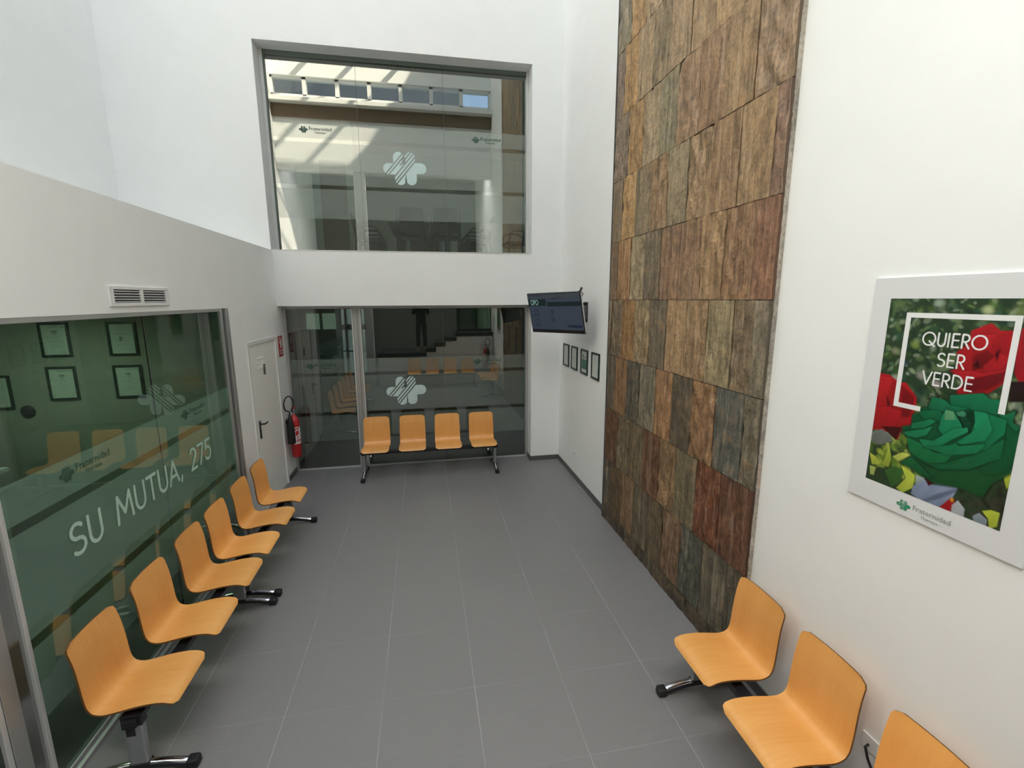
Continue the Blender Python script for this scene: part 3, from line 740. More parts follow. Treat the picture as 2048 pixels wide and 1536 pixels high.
# ------------------------------------------------------------------ beam seating
PROF = [(0, .845), (.013, .795), (.025, .74), (.033, .68), (.040, .61), (.0445, .55), (.050, .50), (.058, .468), (.074, .445), (.098, .433), (.13, .430), (.175, .436), (.225, .445), (.275, .453), (.325, .458), (.375, .459), (.410, .455), (.437, .446), (.455, .434), (.464, .420)]
def seat_shell(parent, cx, w=.388):
    # one bent plywood sheet: rounded free corners, slightly dished back
    n = len(PROF); L = [0]
    for i in range(1, n): L.append(L[-1] + math.dist(PROF[i], PROF[i - 1]))
    tot = L[-1]; nx = 12; th = .011
    # resample finely
    S = []; m = 46
    for k in range(m + 1):
        s = tot * k / m; i = max(j for j in range(n) if L[j] <= s + 1e-9); i = min(i, n - 2); u = (s - L[i]) / (L[i + 1] - L[i])
        S.append((PROF[i][0] + (PROF[i + 1][0] - PROF[i][0]) * u, PROF[i][1] + (PROF[i + 1][1] - PROF[i][1]) * u, s))
    V = []; F = []
    def half(s):
        r = .040; hw = w / 2 - .006 * max(0, 1 - s / .25)
        e = min(s, tot - s)
        if e < r: hw -= r - math.sqrt(max(0, r * r - (r - e) ** 2))
        return hw
    nor = []
    for k in range(m + 1):
        a = S[max(k - 1, 0)]; b = S[min(k + 1, m)]; t = Vector((b[0] - a[0], b[1] - a[1])).normalized(); nor.append((t.y * -1, t.x))   # left-hand normal: towards the sitter
    for side in (0, 1):
        for k in range(m + 1):
            y, z, s = S[k]; hw = half(s)
            for a in range(nx + 1):
                u = -1 + 2 * a / nx
                dish = .010 * (u * u) * max(0, min(1, (.40 - s) / .25))
                ny, nz = nor[k]
                d = -th * side
                V.append((cx + u * hw, y + ny * d + dish * 1.0 - .006 * max(0, min(1, (.4 - s) / .25)), z + nz * d))
    st = (m + 1) * (nx + 1)
    for k in range(m):
        for a in range(nx):
            i = k * (nx + 1) + a
            F.append((i, i + 1, i + nx + 2, i + nx + 1)); F.append((st + i, st + i + nx + 1, st + i + nx + 2, st + i + 1))
    E0 = len(F)
    rim = [a for a in range(nx + 1)] + [k * (nx + 1) + nx for k in range(1, m + 1)] + [m * (nx + 1) + a for a in range(nx - 1, -1, -1)] + [k * (nx + 1) for k in range(m - 1, 0, -1)]
    q = len(rim)
    for i in range(q): F.append((rim[i], rim[(i + 1) % q], st + rim[(i + 1) % q], st + rim[i]))
    me = bpy.data.meshes.new('seat_shell'); me.from_pydata(V, [], F)
    sm = [True] * E0 + [False] * q; me.polygons.foreach_set('use_smooth', sm)
    me.materials.append(M_wood); me.materials.append(M_woodedge)
    me.polygons.foreach_set('material_index', [0] * E0 + [1] * q)
    me.update()
    bm = bmesh.new(); bm.from_mesh(me); bmesh.ops.recalc_face_normals(bm, faces=bm.faces)
    for e in bm.edges:
        if len(e.link_faces) == 2 and (e.link_faces[0].material_index != e.link_faces[1].material_index): e.smooth = False
    bm.to_mesh(me); bm.free()
    o = bpy.data.objects.new('seat_shell', me); COL.objects.link(o); o.parent = parent
    # steel saddle under the seat
    b = MB(); b.box(cx - .05, cx + .05, .10, .38, .408, .420)
    b.box(cx - .055, cx - .035, .15, .34, .378, .420); b.box(cx + .035, cx + .055, .15, .34, .378, .420)
    b.build('seat_bracket', M_blacksteel, o)
    return o

def bench(n, pitch, legs, label, loc, rz, group='beam seats of bent beech plywood'):
    t = thing('beam_seating', label, 'waiting room seating', loc, rz, group)
    for i in range(n): seat_shell(t, (i - (n - 1) / 2) * pitch)
    e = max(abs(legs[0]), abs(legs[1])) + .045
    bx(legs[0] - .045, legs[1] + .045, .205, .275, .335, .380).build('beam', M_blacksteel, t, bevel=.004)
    bx(legs[0] - .047, legs[0] - .045, .207, .273, .337, .378).build('end_cap', M_rubber, t); bx(legs[1] + .045, legs[1] + .047, .207, .273, .337, .378).build('end_cap', M_rubber, t)
    for lx in legs:
        lg = MB().box(lx - .020, lx + .020, .195, .287, .075, .336).build('leg', M_silver, t, bevel=.010, seg=3)
        MB().box(lx - .026, lx + .026, .19, .292, .330, .395).box(lx - .0225, lx + .0225, .205, .252, .265, .335).build('bracket', M_black, lg, bevel=.004)
        MB().box(lx - .026, lx + .026, .190, .292, .060, .084).build('collar', M_black, lg, bevel=.004)
        # arched foot: chromed strip over a black runner, rubber ends
        def arch(y): u = (y - .24) / .27; return .078 - .040 * u * u
        ys = [-.005 + .49 * k / 16 for k in range(17)]
        ft = MB()
        prof = []
        for a, y in enumerate(ys): prof.append((y, arch(y)))
        V = []; Fc = []
        for y, z in prof: V += [(lx - .024, y, z - .030), (lx + .024, y, z - .030), (lx + .024, y, z - .006), (lx - .024, y, z - .006)]
        for k in range(16):
            o = 4 * k
            for j in range(4): Fc.append((o + j, o + (j + 1) % 4, o + 4 + (j + 1) % 4, o + 4 + j))
        Fc += [(0, 3, 2, 1), (64, 65, 66, 67)]
        fo = MB().add(V, Fc).build('foot', M_blacksteel, lg, bevel=.003)
        V = []; Fc = []
        for y, z in prof:
            for j in range(7):
                a = PI * j / 6; V.append((lx + .019 * math.cos(a), y, z - .006 + .012 * math.sin(a)))
        for k in range(16):
            for j in range(6): Fc.append((7 * k + j, 7 * k + j + 1, 7 * k + 8 + j, 7 * k + 7 + j))
        MB().add(V, Fc, True).build('foot_strip', M_chrome, lg, recalc=False)
        for (ya, yb) in ((-.045, .012), (.468, .530)):
            MB().box(lx - .030, lx + .030, ya, yb, 0, .056).build('rubber_cap', M_rubber, lg, bevel=.012, seg=3)
    return t

# local +Y is the sitting direction
bench(3, .534, (-.735, .70), 'three-seat row of orange-brown plywood seats along the left glazing, nearest to the camera', (-1.875, 3.19, 0), -PI / 2)
bench(3, .534, (-.73, .68), 'three-seat row of orange-brown plywood seats on the left, farther one beside the service door', (-1.870, 4.72, 0), -PI / 2)
bench(4, .5315, (-.98, .98), 'four-seat row of plywood seats in front of the lower back glazing', (.03, 7.085, 0), PI)
bench(3, .50, (-.72, .72), 'row of plywood seats against the right wall below the rose poster', (1.965, 1.705, 0), PI / 2)
bench(4, .5315, (-.98, .98), 'four-seat row against the stair wall, seen only reflected in the lower back glazing', (.46, .415, 0), 0)

# ------------------------------------------------------------------ television
def tv():
    cx, cy, cz = 1.627, 5.699, 2.423; W, Hh = .90, .5175; ya = math.radians(-58.4); ti = math.radians(12.1); ro = math.radians(1.2)
    t = thing('television', 'black wall-mounted television showing a call screen, tilted out from the right wall', 'television', (0, 0, 0))
    n = Vector((math.sin(ya), -math.cos(ya), 0)); rt = Vector((math.cos(ya), math.sin(ya), 0)); z = Vector((0, 0, 1))
    n2 = n * math.cos(ti) - z * math.sin(ti); up = z * math.cos(ti) + n * math.sin(ti)
    rt, up = rt * math.cos(ro) + up * math.sin(ro), up * math.cos(ro) - rt * math.sin(ro)
    M = frame_M((cx, cy, cz), rt, up)       # local z = normal = rt x up
    t.matrix_world = M
    # local axes: x right, y up, z towards the viewer
    f = MB(); f.box(-W / 2, W / 2, -Hh / 2, Hh / 2, -.035, 0)
    f.build('casing', M_black, t, bevel=.004)
    bx(-W / 2 + .02, W / 2 - .12, -Hh / 2 + .06, Hh / 2 - .06, -.062, -.035).build('rear_housing', M_black, t, bevel=.01)
    bx(W / 2 - .0005, W / 2 + .002, -Hh / 2 + .01, Hh / 2 - .01, -.03, -.012).build('side_trim', M_alu_l, t)
    sW, sB = W - .018, .045
    x0, x1, y0, y1 = -sW / 2, sW / 2, -Hh / 2 + sB, Hh / 2 - .009
    def em(name, c, s): return pbr(name, (c[0] * .3, c[1] * .3, c[2] * .3, 1), .22, emit=c, estr=s)
    scr = MB().add([(x0, y0, .001), (x1, y0, .001), (x1, y1, .001), (x0, y1, .001)], [(0, 1, 2, 3)]).build('screen', em('screen_blue', (.030, .040, .058, 1), .45), t, recalc=False)
    a = em('screen_green', (.005, .014, .013, 1), .4); d = em('screen_dark', (.008, .013, .03, 1), .5); l = em('screen_light', (.10, .17, .16, 1), .8); tl = em('screen_slate', (.035, .043, .05, 1), .45)
    sw = x1 - x0; sh = y1 - y0
    def R(u0, u1, v0, v1, zz, m, nm='screen_graphic'):
        return MB().add([(x0 + u0 * sw, y1 - v1 * sh, zz), (x0 + u1 * sw, y1 - v1 * sh, zz), (x0 + u1 * sw, y1 - v0 * sh, zz), (x0 + u0 * sw, y1 - v0 * sh, zz)], [(0, 1, 2, 3)]).build(nm, m, scr, recalc=False)
    R(.0, 1, .0, .14, .0015, tl); R(.0, .36, .145, .33, .002, a); R(.38, 1, .23, .35, .002, a)
    b = MB()
    def q(u0, u1, v0, v1): b.add([(x0 + u0 * sw, y1 - v1 * sh, .0025), (x0 + u1 * sw, y1 - v1 * sh, .0025), (x0 + u1 * sw, y1 - v0 * sh, .0025), (x0 + u0 * sw, y1 - v0 * sh, .0025)], [(0, 1, 2, 3)])
    for u0, u1, v0 in ((.06, .16, .03), (.18, .30, .035), (.48, .57, .12), (.6, .66, .10)): q(u0, u1, v0, v0 + .025)
    for k in range(4):
        v = .42 + .14 * k
        for j in range(3): q(.09 + .035 * j, .115 + .035 * j, v, v + .02 + .02 * ((j + k) % 2)); 
        q(.09, .19, v + .06, v + .075)
    q(.72, .98, .86, .93)
    for i_ in range(0, len(b.v), 4): MB().add(b.v[i_:i_ + 4], [(0, 1, 2, 3)]).build('screen_text', d, scr, recalc=False)
    for (u, v) in ((.455, .50), (.46, .72)):
        ccx, ccy = x0 + u * sw, y1 - v * sh
        strips(lambda X, Y: np.abs(np.hypot(X, Y * .8) - .017) < .006, -.03, .03, -.04, .04, .002, lambda p, q_: (ccx + p, ccy + q_, .0025)).build('screen_circle', d, scr)
    text_mesh('OPO', .062, .010, lambda p, q_: (x0 + .05 * sw + p, y1 - .30 * sh + q_, .003), gap=.18, align='l', xs=.75).build('screen_heading', l, scr)
    # mount, in world axes, joined to the television
    Mi = M.inverted()
    def world(mb, name, mat, bev=0.0):
        mb.v = [tuple(Mi @ Vector(p)) for p in mb.v]; return mb.build(name, mat, t, bevel=bev)
    world(MB().box(XR - .012, XR, 5.79, 5.93, 2.30, 2.56), 'wall_plate', M_blacksteel, .003)
    world(MB().box(1.96, XR - .01, 5.83, 5.87, 2.52, 2.55).box(1.96, XR - .01, 5.83, 5.87, 2.31, 2.34).box(1.955, 1.975, 5.82, 5.88, 2.31, 2.55).tube([(1.965, 5.85, 2.43), (1.85, 5.84, 2.43), (1.70, 5.76, 2.43)], .018, 8), 'wall_arm', M_blacksteel)
    world(MB().tube([(1.80, 5.32, 2.675), (1.835, 5.33, 2.70), (1.85, 5.34, 2.73)], [.009, .013, .015], 8), 'antenna_plug', M_black)
    world(MB().tube([(1.84, 5.34, 2.69), (1.90, 5.42, 2.66), (1.89, 5.43, 2.63), (1.86, 5.40, 2.60), (1.90, 5.50, 2.56), (1.94, 5.60, 2.52)], .005, 6), 'cable', M_black)
tv()

# ------------------------------------------------------------------ framed sheets
def frame_sheet(name, label, cat, W, Hh, loc, rz, style, group=None, rng_seed=0):
    # built facing local -Y, centre at origin
    t = thing(name, label, cat, loc, rz, group)
    b = .024; f = MB()
    f.box(-W / 2, W / 2, -.018, 0, Hh / 2 - b, Hh / 2); f.box(-W / 2, W / 2, -.018, 0, -Hh / 2, -Hh / 2 + b)
    f.box(-W / 2, -W / 2 + b, -.018, 0, -Hh / 2 + b, Hh / 2 - b); f.box(W / 2 - b, W / 2, -.018, 0, -Hh / 2 + b, Hh / 2 - b)
    f.build('frame', M_darkgreen, t, bevel=.002)
    bx(-W / 2 + b, W / 2 - b, -.008, -.001, -Hh / 2 + b, Hh / 2 - b).build('sheet', M_paper, t)
    r = random.Random(rng_seed); w, h = W - 2 * b, Hh - 2 * b; k = MB(); y = -.0088
    def q(x0, x1, z0, z1): k.add([(x0, y, z0), (x1, y, z0), (x1, y, z1), (x0, y, z1)], [(0, 1, 2, 3)])
    mat = M_greyink
    if style == 'cert':
        q(-w * .18, w * .18, h * .42, h * .44); q(w * .3, w * .45, h * .41, h * .44)
        q(-w * .1, w * .12, h * .23, h * .30); q(-w * .05, w * .07, h * .17, h * .20)
        for j in range(7): q(-w * .3 * r.uniform(.4, 1), w * .3 * r.uniform(.4, 1), h * (.10 - j * .06), h * (.106 - j * .06))
        q(-w * .45, -w * .38, -h * .44, -h * .41); q(w * .2, w * .4, -h * .44, -h * .43)
    elif style == 'lines':
        for j in range(16): q(-w * .38, w * (.38 - r.uniform(0, .15)), h * (.38 - j * .048), h * (.388 - j * .048))
    elif style == 'sparse':
        q(-w * .25, w * .2, h * .02, h * .05); q(-w * .3, -w * .05, -h * .3, -h * .27)
        for j in range(5): q(-w * .3, w * .3, h * (-.05 - j * .04), h * (-.044 - j * .04))
    elif style == 'blot':
        q(-w * .25, w * .25, h * .16, h * .18); q(-w * .14, 0, -h * .08, h * .08); q(-w * .2, w * .2, -h * .2, -h * .19)
    elif style == 'picture':
        mat = pbr('green_picture', (.06, .17, .12, 1), .5, noise=.6, nscale=30)
        q(-w * .42, w * .42, -h * .34, h * .12); q(-w * .3, -w * .1, h * .15, h * .35); q(w * .0, w * .3, h * .2, h * .25)
    k.build('print', mat, t)
    return t
G1 = 'framed notices on the right wall'
for (y, st, lb) in ((6.665, 'lines', 'framed notice nearest the corner, leftmost of the four on the right wall'), (6.28, 'sparse', 'framed notice second from the corner on the right wall, mostly blank sheet'),
                    (5.86, 'picture', 'framed notice with a green picture, third from the corner on the right wall'), (5.445, 'lines', 'framed notice beside the slate cladding, rightmost of the four on the right wall')):
    frame_sheet('framed_notice', lb, 'framed notice', .27, .335, (XR, y, 1.768), PI / 2 + PI, st, G1, int(y * 10))

# ------------------------------------------------------------------ poster
def poster():
    t = thing('poster', 'large white-bordered poster of a green rose among red roses on the right wall', 'poster', (0, 0, 0)); LOC = Vector((XR, 1.504, 2.16))
    Y0, Y1, Z0, Z1 = 1.858, 1.150, 1.635, 2.690
    bx(XR - .012, XR - .0005, Y1, Y0, Z0, Z1).build('board', pbr('poster_board', (.74, .75, .76, 1), .35, noise=.005), t, bevel=.001)
    u0, u1, v0, v1 = 1.773, 1.232, 2.597, 1.740      # printed picture: left, right (Y), top, bottom (Z)
    W, Hh = 250, 396
    # photo-measured points -> poster uv
    xx, yy = np.meshgrid((np.arange(W) + .5) / W, (np.arange(Hh) + .5) / Hh)
    A = H_A
    img = np.zeros((Hh, W, 3))
    r = np.random.default_rng(3)
    def C(*c): return np.array([lin(q) for q in c])
    img[:] = C(42, 62, 40)
    def blob(cx, cy, rx, ry, col, op, ang=0.0, soft=.5):
        c, s = math.cos(ang), math.sin(ang); dx = (xx - cx); dy = (yy - cy) * 1.58
        a = (c * dx + s * dy) / rx; b = (-s * dx + c * dy) / ry
        d = np.sqrt(a * a + b * b); k = np.clip((1 - d) / soft, 0, 1)[..., None] * op
        img[:] = img * (1 - k) + col * k
    pal = [C(60, 92, 48), C(30, 46, 36), C(96, 120, 76), C(28, 60, 48), C(52, 84, 66), C(22, 34, 26), C(110, 128, 96), C(70, 100, 40)]
    for i in range(420):
        blob(r.random(), r.random() * .8, r.uniform(.02, .07), r.uniform(.015, .05), pal[r.integers(len(pal))], r.uniform(.25, .7), r.random() * 3)
    pl = [C(118, 140, 92), C(140, 152, 120), C(92, 118, 62), C(150, 160, 140), C(74, 104, 84), C(30, 52, 36)]
    for i in range(330): blob(r.random(), r.random() * .62, r.uniform(.010, .045), r.uniform(.008, .028), pl[r.integers(6)], r.uniform(.35, .85), r.random() * 3)
    for cx, cy, rx, c in ((.70, .05, .05, (180, 190, 140)), (.38, .02, .05, (150, 165, 150)), (.2, .0, .04, (130, 150, 130)), (.63, .22, .035, (170, 185, 170)), (.33, .38, .05, (150, 145, 140)), (.45, .41, .05, (160, 150, 150)), (.13, .42, .06, (165, 165, 155)),
                          (.25, .23, .05, (120, 140, 70)), (.10, .27, .05, (130, 135, 105)), (.9, .06, .09, (110, 125, 75)), (.18, .33, .04, (60, 90, 110)), (.35, .55, .06, (120, 140, 40)), (.22, .5, .04, (140, 150, 60))):
        blob(cx, cy, rx, rx * .8, C(*c), .85, .4, .7)
    lower = [C(150, 168, 60), C(90, 120, 40), C(60, 90, 40), C(180, 190, 90), C(40, 60, 34), C(120, 150, 60)]
    for i in range(90): blob(r.random() * .45, r.uniform(.68, .92), r.uniform(.02, .07), r.uniform(.015, .045), lower[r.integers(6)], r.uniform(.5, .9), r.random() * 3)
    for i in range(60): blob(r.uniform(.6, 1), r.uniform(.78, 1), r.uniform(.02, .08), r.uniform(.01, .03), [C(24, 28, 22), C(40, 44, 34), C(60, 60, 50)][r.integers(3)], .8, r.random() * 3)
    def P(pts): return [A(*p) for p in pts]
    def poly(pts, col, rim=0.0, shadow=.0, depth=.0, sh_w=.012):
        pts = np.array(pts); n = len(pts)
        ins = np.zeros(xx.shape, bool); d = np.full(xx.shape, 9.0)
        X = xx; Yy = yy * 1.58
        px = pts[:, 0]; py = pts[:, 1] * 1.58
        for i in range(n):
            j = (i + 1) % n; x0, y0, x1, y1 = px[i], py[i], px[j], py[j]
            if y0 != y1:
                c = ((y0 > Yy) != (y1 > Yy)) & (X < (x1 - x0) * (Yy - y0) / (y1 - y0) + x0); ins ^= c
            vx, vy = x1 - x0, y1 - y0; L = vx * vx + vy * vy + 1e-9
            t_ = np.clip(((X - x0) * vx + (Yy - y0) * vy) / L, 0, 1); d = np.minimum(d, np.hypot(X - x0 - t_ * vx, Yy - y0 - t_ * vy))
        sd = np.where(ins, d, -d)
        if shadow: img[:] = img * (1 - shadow * np.clip(1 + sd / sh_w, 0, 1) ** 1.5 * (sd < 0))[..., None]
        k = np.clip(sd / .004 + .5, 0, 1)[..., None]
        cy = (Yy - py.min()) / (py.max() - py.min() + 1e-9)
        val = 1 + rim * np.exp(-np.maximum(sd, 0) / .006) * (cy < .45) - depth * cy * .8 + depth * .25
        nz = 1 + .05 * np.sin(X * 60 + Yy * 23 + px[0] * 50)
        img[:] = img * (1 - k) + (np.array(col) * (val * nz)[..., None]) * k
    B = lambda pts: P([(1740 + x * .1953, 780 + y * .1953) for x, y in pts])
    Aa = lambda pts: P([(1740 + x * .1953, 560 + y * .1953) for x, y in pts])
    # red roses
    red = C(165, 24, 32)
    poly(Aa([(1040, 520), (1250, 440), (1340, 520), (1480, 520), (1500, 700), (1450, 900), (1400, 1040), (1220, 1160), (890, 1170), (900, 1090), (990, 1060), (820, 930), (900, 900), (890, 740), (1020, 640)]), red, .15, .6, .35)
    for q, c in (([(1100, 560), (1300, 560), (1240, 700), (1120, 760), (1060, 700)], (178, 30, 38)), ([(1250, 600), (1460, 560), (1440, 720), (1300, 780)], (160, 22, 32)), ([(1060, 780), (1200, 720), (1290, 800), (1150, 900), (1050, 930)], (118, 12, 22)),
                 ([(1160, 880), (1330, 740), (1430, 800), (1380, 900), (1180, 960)], (168, 26, 36)), ([(850, 930), (1050, 930), (1150, 960), (1380, 920), (1300, 1010), (1000, 1060)], (175, 28, 38)), ([(930, 1080), (1100, 1000), (1390, 940), (1360, 1040), (1200, 1120), (1000, 1150)], (112, 16, 26)),
                 ([(1290, 760), (1340, 700), (1300, 830)], (50, 8, 14)), ([(1060, 880), (1110, 810), (1120, 900)], (60, 8, 14))):
        poly(Aa(q), C(*c), .18, .45, .3)
    poly(Aa([(1560, 500), (1700, 450), (1700, 1120), (1560, 1120), (1480, 960), (1500, 760)]), C(160, 24, 36), .15, .5, .3)
    poly(Aa([(1580, 620), (1700, 560), (1700, 800), (1560, 860)]), C(172, 28, 40), .2, .45, .3)
    poly(Aa([(1440, 1040), (1600, 1040), (1700, 1120), (1700, 1250), (1420, 1250)]), C(38, 22, 22), 0, 0, .2)
    lr = Aa([(90, 950), (200, 970), (300, 1050), (370, 1050), (480, 1200), (470, 1330), (430, 1380), (420, 1480), (330, 1560)]) + B([(320, 400), (290, 510), (215, 440), (50, 400), (0, 420)])
    poly(lr, red, .15, .6, .4)
    for q, c in (([(110, 980), (220, 1000), (260, 1150), (180, 1260), (80, 1200)], (178, 30, 36)), ([(230, 1060), (330, 1080), (350, 1300), (230, 1400), (170, 1300)], (150, 20, 28)), ([(60, 1300), (200, 1300), (330, 1350), (260, 1500), (40, 1500)], (160, 24, 32)), ([(170, 1180), (200, 1270), (185, 1290)], (60, 8, 12)), ([(330, 1090), (460, 1200), (400, 1400), (330, 1400)], (120, 14, 24))):
        poly(Aa(q), C(*c), .18, .45, .3)
    poly(B([(120, 370), (330, 380), (270, 520), (200, 450)]), C(60, 14, 18), 0, 0, .1)
    # pale leaves lower left, yellow-green leaves
    poly(B([(20, 430), (120, 400), (200, 450), (240, 520), (100, 560), (20, 530)]), C(105, 112, 108), .3, .3, .3)
    for q, c in (([(0, 640), (60, 680), (110, 760), (20, 760)], (170, 180, 70)), ([(130, 760), (200, 560), (220, 700), (190, 790)], (150, 168, 60)), ([(230, 680), (330, 640), (420, 660), (300, 740)], (178, 190, 90)), ([(150, 820), (260, 780), (340, 830), (320, 940), (220, 1000)], (52, 92, 44)),
                 ([(320, 770), (460, 870), (440, 1000), (330, 1050), (270, 1000), (370, 900)], (175, 190, 70)), ([(0, 770), (60, 790), (40, 870), (0, 860)], (150, 165, 90)), ([(470, 870), (560, 900), (560, 960), (470, 970)], (150, 165, 165))):
        poly(B(q), C(*c), .2, .35, .35)
    # blue-grey petals, red bill shape replaced by a plain red petal, dark ground, yellow flowers
    poly(B([(440, 980), (560, 920), (660, 960), (900, 1000), (860, 1080), (780, 1180), (700, 1200), (520, 1130), (420, 1060)]), C(128, 142, 168), .25, .35, .35)
    poly(B([(560, 900), (620, 880), (660, 960), (600, 980)]), C(70, 18, 22), 0, .3, .1)
    poly(B([(520, 1130), (700, 1060), (900, 1010), (880, 1040), (720, 1110), (560, 1150)]), C(92, 104, 128), .1, .2, .2)
    poly(B([(710, 1200), (830, 1100), (870, 1130), (820, 1260)]), C(158, 26, 30), .1, .3, .2)
    poly(B([(820, 1100), (860, 1110), (850, 1150), (825, 1140)]), C(190, 140, 50), 0, 0, 0)
    poly(B([(840, 1180), (900, 1130), (970, 1220), (960, 1300), (830, 1250)]), C(165, 172, 176), .2, .3, .3)
    poly(B([(1050, 1290), (1120, 1260), (1200, 1330), (1190, 1390), (1060, 1340)]), C(130, 140, 150), .2, .3, .3)
    for q in ([(1150, 1240), (1240, 1230), (1330, 1260), (1300, 1400), (1220, 1420), (1210, 1320)], [(1370, 870), (1440, 840), (1450, 950), (1400, 1020), (1380, 940)], [(1500, 1000), (1580, 960), (1600, 1100)]):
        poly(B(q), C(168, 180, 60), .25, .4, .3)
    # green rose
    G = lambda q, c, rim=.28, sh=.55, dp=.35: poly(B(q), C(*c), rim, sh, dp, .02)
    G([(335, 430), (330, 370), (430, 360), (440, 250), (500, 240), (510, 190), (600, 170), (640, 70), (760, 100), (820, 110), (820, 55), (960, 60), (1160, 35), (1230, 95), (1335, 100), (1310, 240), (1400, 250), (1495, 215), (1460, 330), (1540, 380), (1510, 520), (1500, 720), (1450, 850), (1250, 960), (1150, 1100), (1000, 1010), (800, 980), (660, 960), (520, 870), (420, 800), (300, 740), (420, 680), (380, 560), (400, 500)], (14, 80, 50), .2, .7, .3)
    G([(520, 760), (700, 820), (1050, 820), (1400, 700), (1450, 850), (1250, 960), (1150, 1100), (900, 1000), (660, 960)], (20, 78, 42))
    G([(300, 740), (420, 690), (520, 780), (640, 900), (520, 870), (420, 800)], (18, 88, 50))
    G([(1400, 330), (1540, 380), (1500, 720), (1380, 850), (1200, 870), (1100, 800), (1330, 700), (1400, 500)], (14, 82, 48))
    G([(1310, 240), (1400, 250), (1495, 215), (1460, 330), (1540, 380), (1500, 430), (1400, 340)], (20, 104, 68))
    G([(480, 700), (780, 750), (1000, 680), (1200, 600), (1380, 500), (1340, 700), (1000, 815), (700, 810)], (18, 94, 56))
    G([(820, 55), (1160, 35), (1230, 95), (1330, 100), (1310, 260), (1100, 220), (1000, 190), (830, 170)], (20, 110, 74))
    G([(605, 165), (640, 70), (760, 100), (830, 160), (1010, 190), (900, 225), (720, 225), (620, 215)], (22, 106, 72))
    G([(1190, 240), (1400, 310), (1380, 450), (1200, 600), (1000, 670), (900, 600), (1180, 520), (1250, 410)], (20, 112, 74))
    G([(380, 480), (540, 560), (650, 640), (840, 665), (780, 740), (600, 750), (480, 690), (400, 620)], (18, 104, 62))
    G([(740, 240), (1060, 230), (1060, 420), (860, 480), (700, 420)], (6, 50, 32), 0, .4, .1)
    G([(1070, 215), (1200, 240), (1250, 410), (1180, 520), (950, 560), (880, 540), (1040, 440), (1080, 330)], (26, 128, 88))
    G([(500, 210), (720, 215), (760, 270), (740, 330), (560, 300), (510, 250)], (16, 98, 62))
    G([(430, 340), (480, 330), (620, 300), (680, 320), (560, 390), (420, 400)], (22, 112, 74))
    G([(780, 200), (860, 220), (950, 380), (900, 440), (760, 480), (700, 400), (740, 270)], (24, 126, 86))
    G([(775, 205), (855, 222), (880, 305), (765, 305)], (92, 150, 108), .1, 0, .2)
    G([(880, 230), (960, 215), (990, 250), (960, 280), (900, 262)], (60, 130, 96), .2, .4, .2)
    G([(925, 290), (990, 270), (1060, 400), (1000, 420)], (10, 66, 44), .3, .4, .2)
    G([(335, 430), (560, 400), (640, 370), (580, 460), (480, 490), (380, 470)], (26, 122, 82))
    G([(500, 500), (650, 520), (860, 400), (1000, 385), (1005, 430), (870, 490), (700, 590), (560, 590)], (26, 124, 84))
    G([(560, 590), (850, 560), (880, 540), (900, 575), (1180, 560), (1090, 650), (800, 670), (640, 610)], (22, 114, 74))
    img = np.clip(img, 0, 1)
    # grid of print cells, coloured per face corner
    ys = np.linspace(u0, u1, W + 1); zs = np.linspace(v0, v1, Hh + 1)
    xp = XR - .0128
    gy, gz = np.meshgrid(ys, zs); nv = gy.size
    co = np.stack([np.full(nv, xp), gy.ravel(), gz.ravel()], 1)
    i, j = np.meshgrid(np.arange(Hh), np.arange(W), indexing='ij'); b0 = (i * (W + 1) + j).ravel()
    fc = np.stack([b0, b0 + W + 1, b0 + W + 2, b0 + 1], 1)[:, ::-1]
    me = bpy.data.meshes.new('print'); me.from_pydata(co.tolist(), [], fc.tolist()); me.update()
    pad = np.pad(img, ((0, 1), (0, 1), (0, 0)), mode='edge'); pad2 = np.pad(img, ((1, 0), (1, 0), (0, 0)), mode='edge')
    vc = (pad + pad2) / 2
    ca = me.color_attributes.new('ink', 'FLOAT_COLOR', 'POINT')
    ca.data.foreach_set('color', np.concatenate([vc.reshape(-1, 3), np.ones((nv, 1))], 1).astype('f').ravel())
    m, nt, out = new_mat('printed_picture'); at = nt.nodes.new('ShaderNodeAttribute'); at.attribute_name = 'ink'
    bb = nt.nodes.new('ShaderNodeBsdfPrincipled'); bb.inputs['Roughness'].default_value = .3
    nt.links.new(at.outputs['Color'], bb.inputs['Base Color']); nt.links.new(bb.outputs[0], out.inputs[0]); me.materials.append(m)
    o = bpy.data.objects.new('print', me); COL.objects.link(o); o.parent = t
    # white box and lettering; the wall is seen with +Y to the left
    xq = XR - .0138; k = MB(); b = .021
    def q(ya, yb, za, zb): k.add([(xq, ya, za), (xq, yb, za), (xq, yb, zb), (xq, ya, zb)], [(0, 1, 2, 3)])
    La, Ra, Ta, Ba = 1.692, 1.284, 2.537, 2.118
    q(La, Ra, Ta - b, Ta); q(La, La - b, Ba, Ta - b); q(La - b, 1.575, Ba, Ba + b); q(Ra + b, Ra, 2.175, Ta - b)
    k.build('white_box', M_white, t)
    f = lambda yc, z: (lambda a, b_: (xq, yc - a, z + b_))
    text_mesh('QUIERO', .053, .0068, f(1.492, 2.404), gap=.11, step=.0013).build('lettering', M_white, t)
    text_mesh('SER', .053, .0068, f(1.489, 2.322), gap=.11, step=.0013).build('lettering', M_white, t)
    text_mesh('VERDE', .053, .0068, f(1.493, 2.240), gap=.11, step=.0013).build('lettering', M_white, t)
    cw = .062
    clover(cw, lambda a, b_: (xq, 1.612 - cw / 2 - a, 1.684 + b_), 6.0).build('logo_clover', M_logo_p, t)
    font_mesh('logo_name', 'Fraternidad', .033, M_greyink, frame_M((xq, 1.612 - cw * 1.12, 1.680), (0, -1, 0), (0, 0, 1)), t)
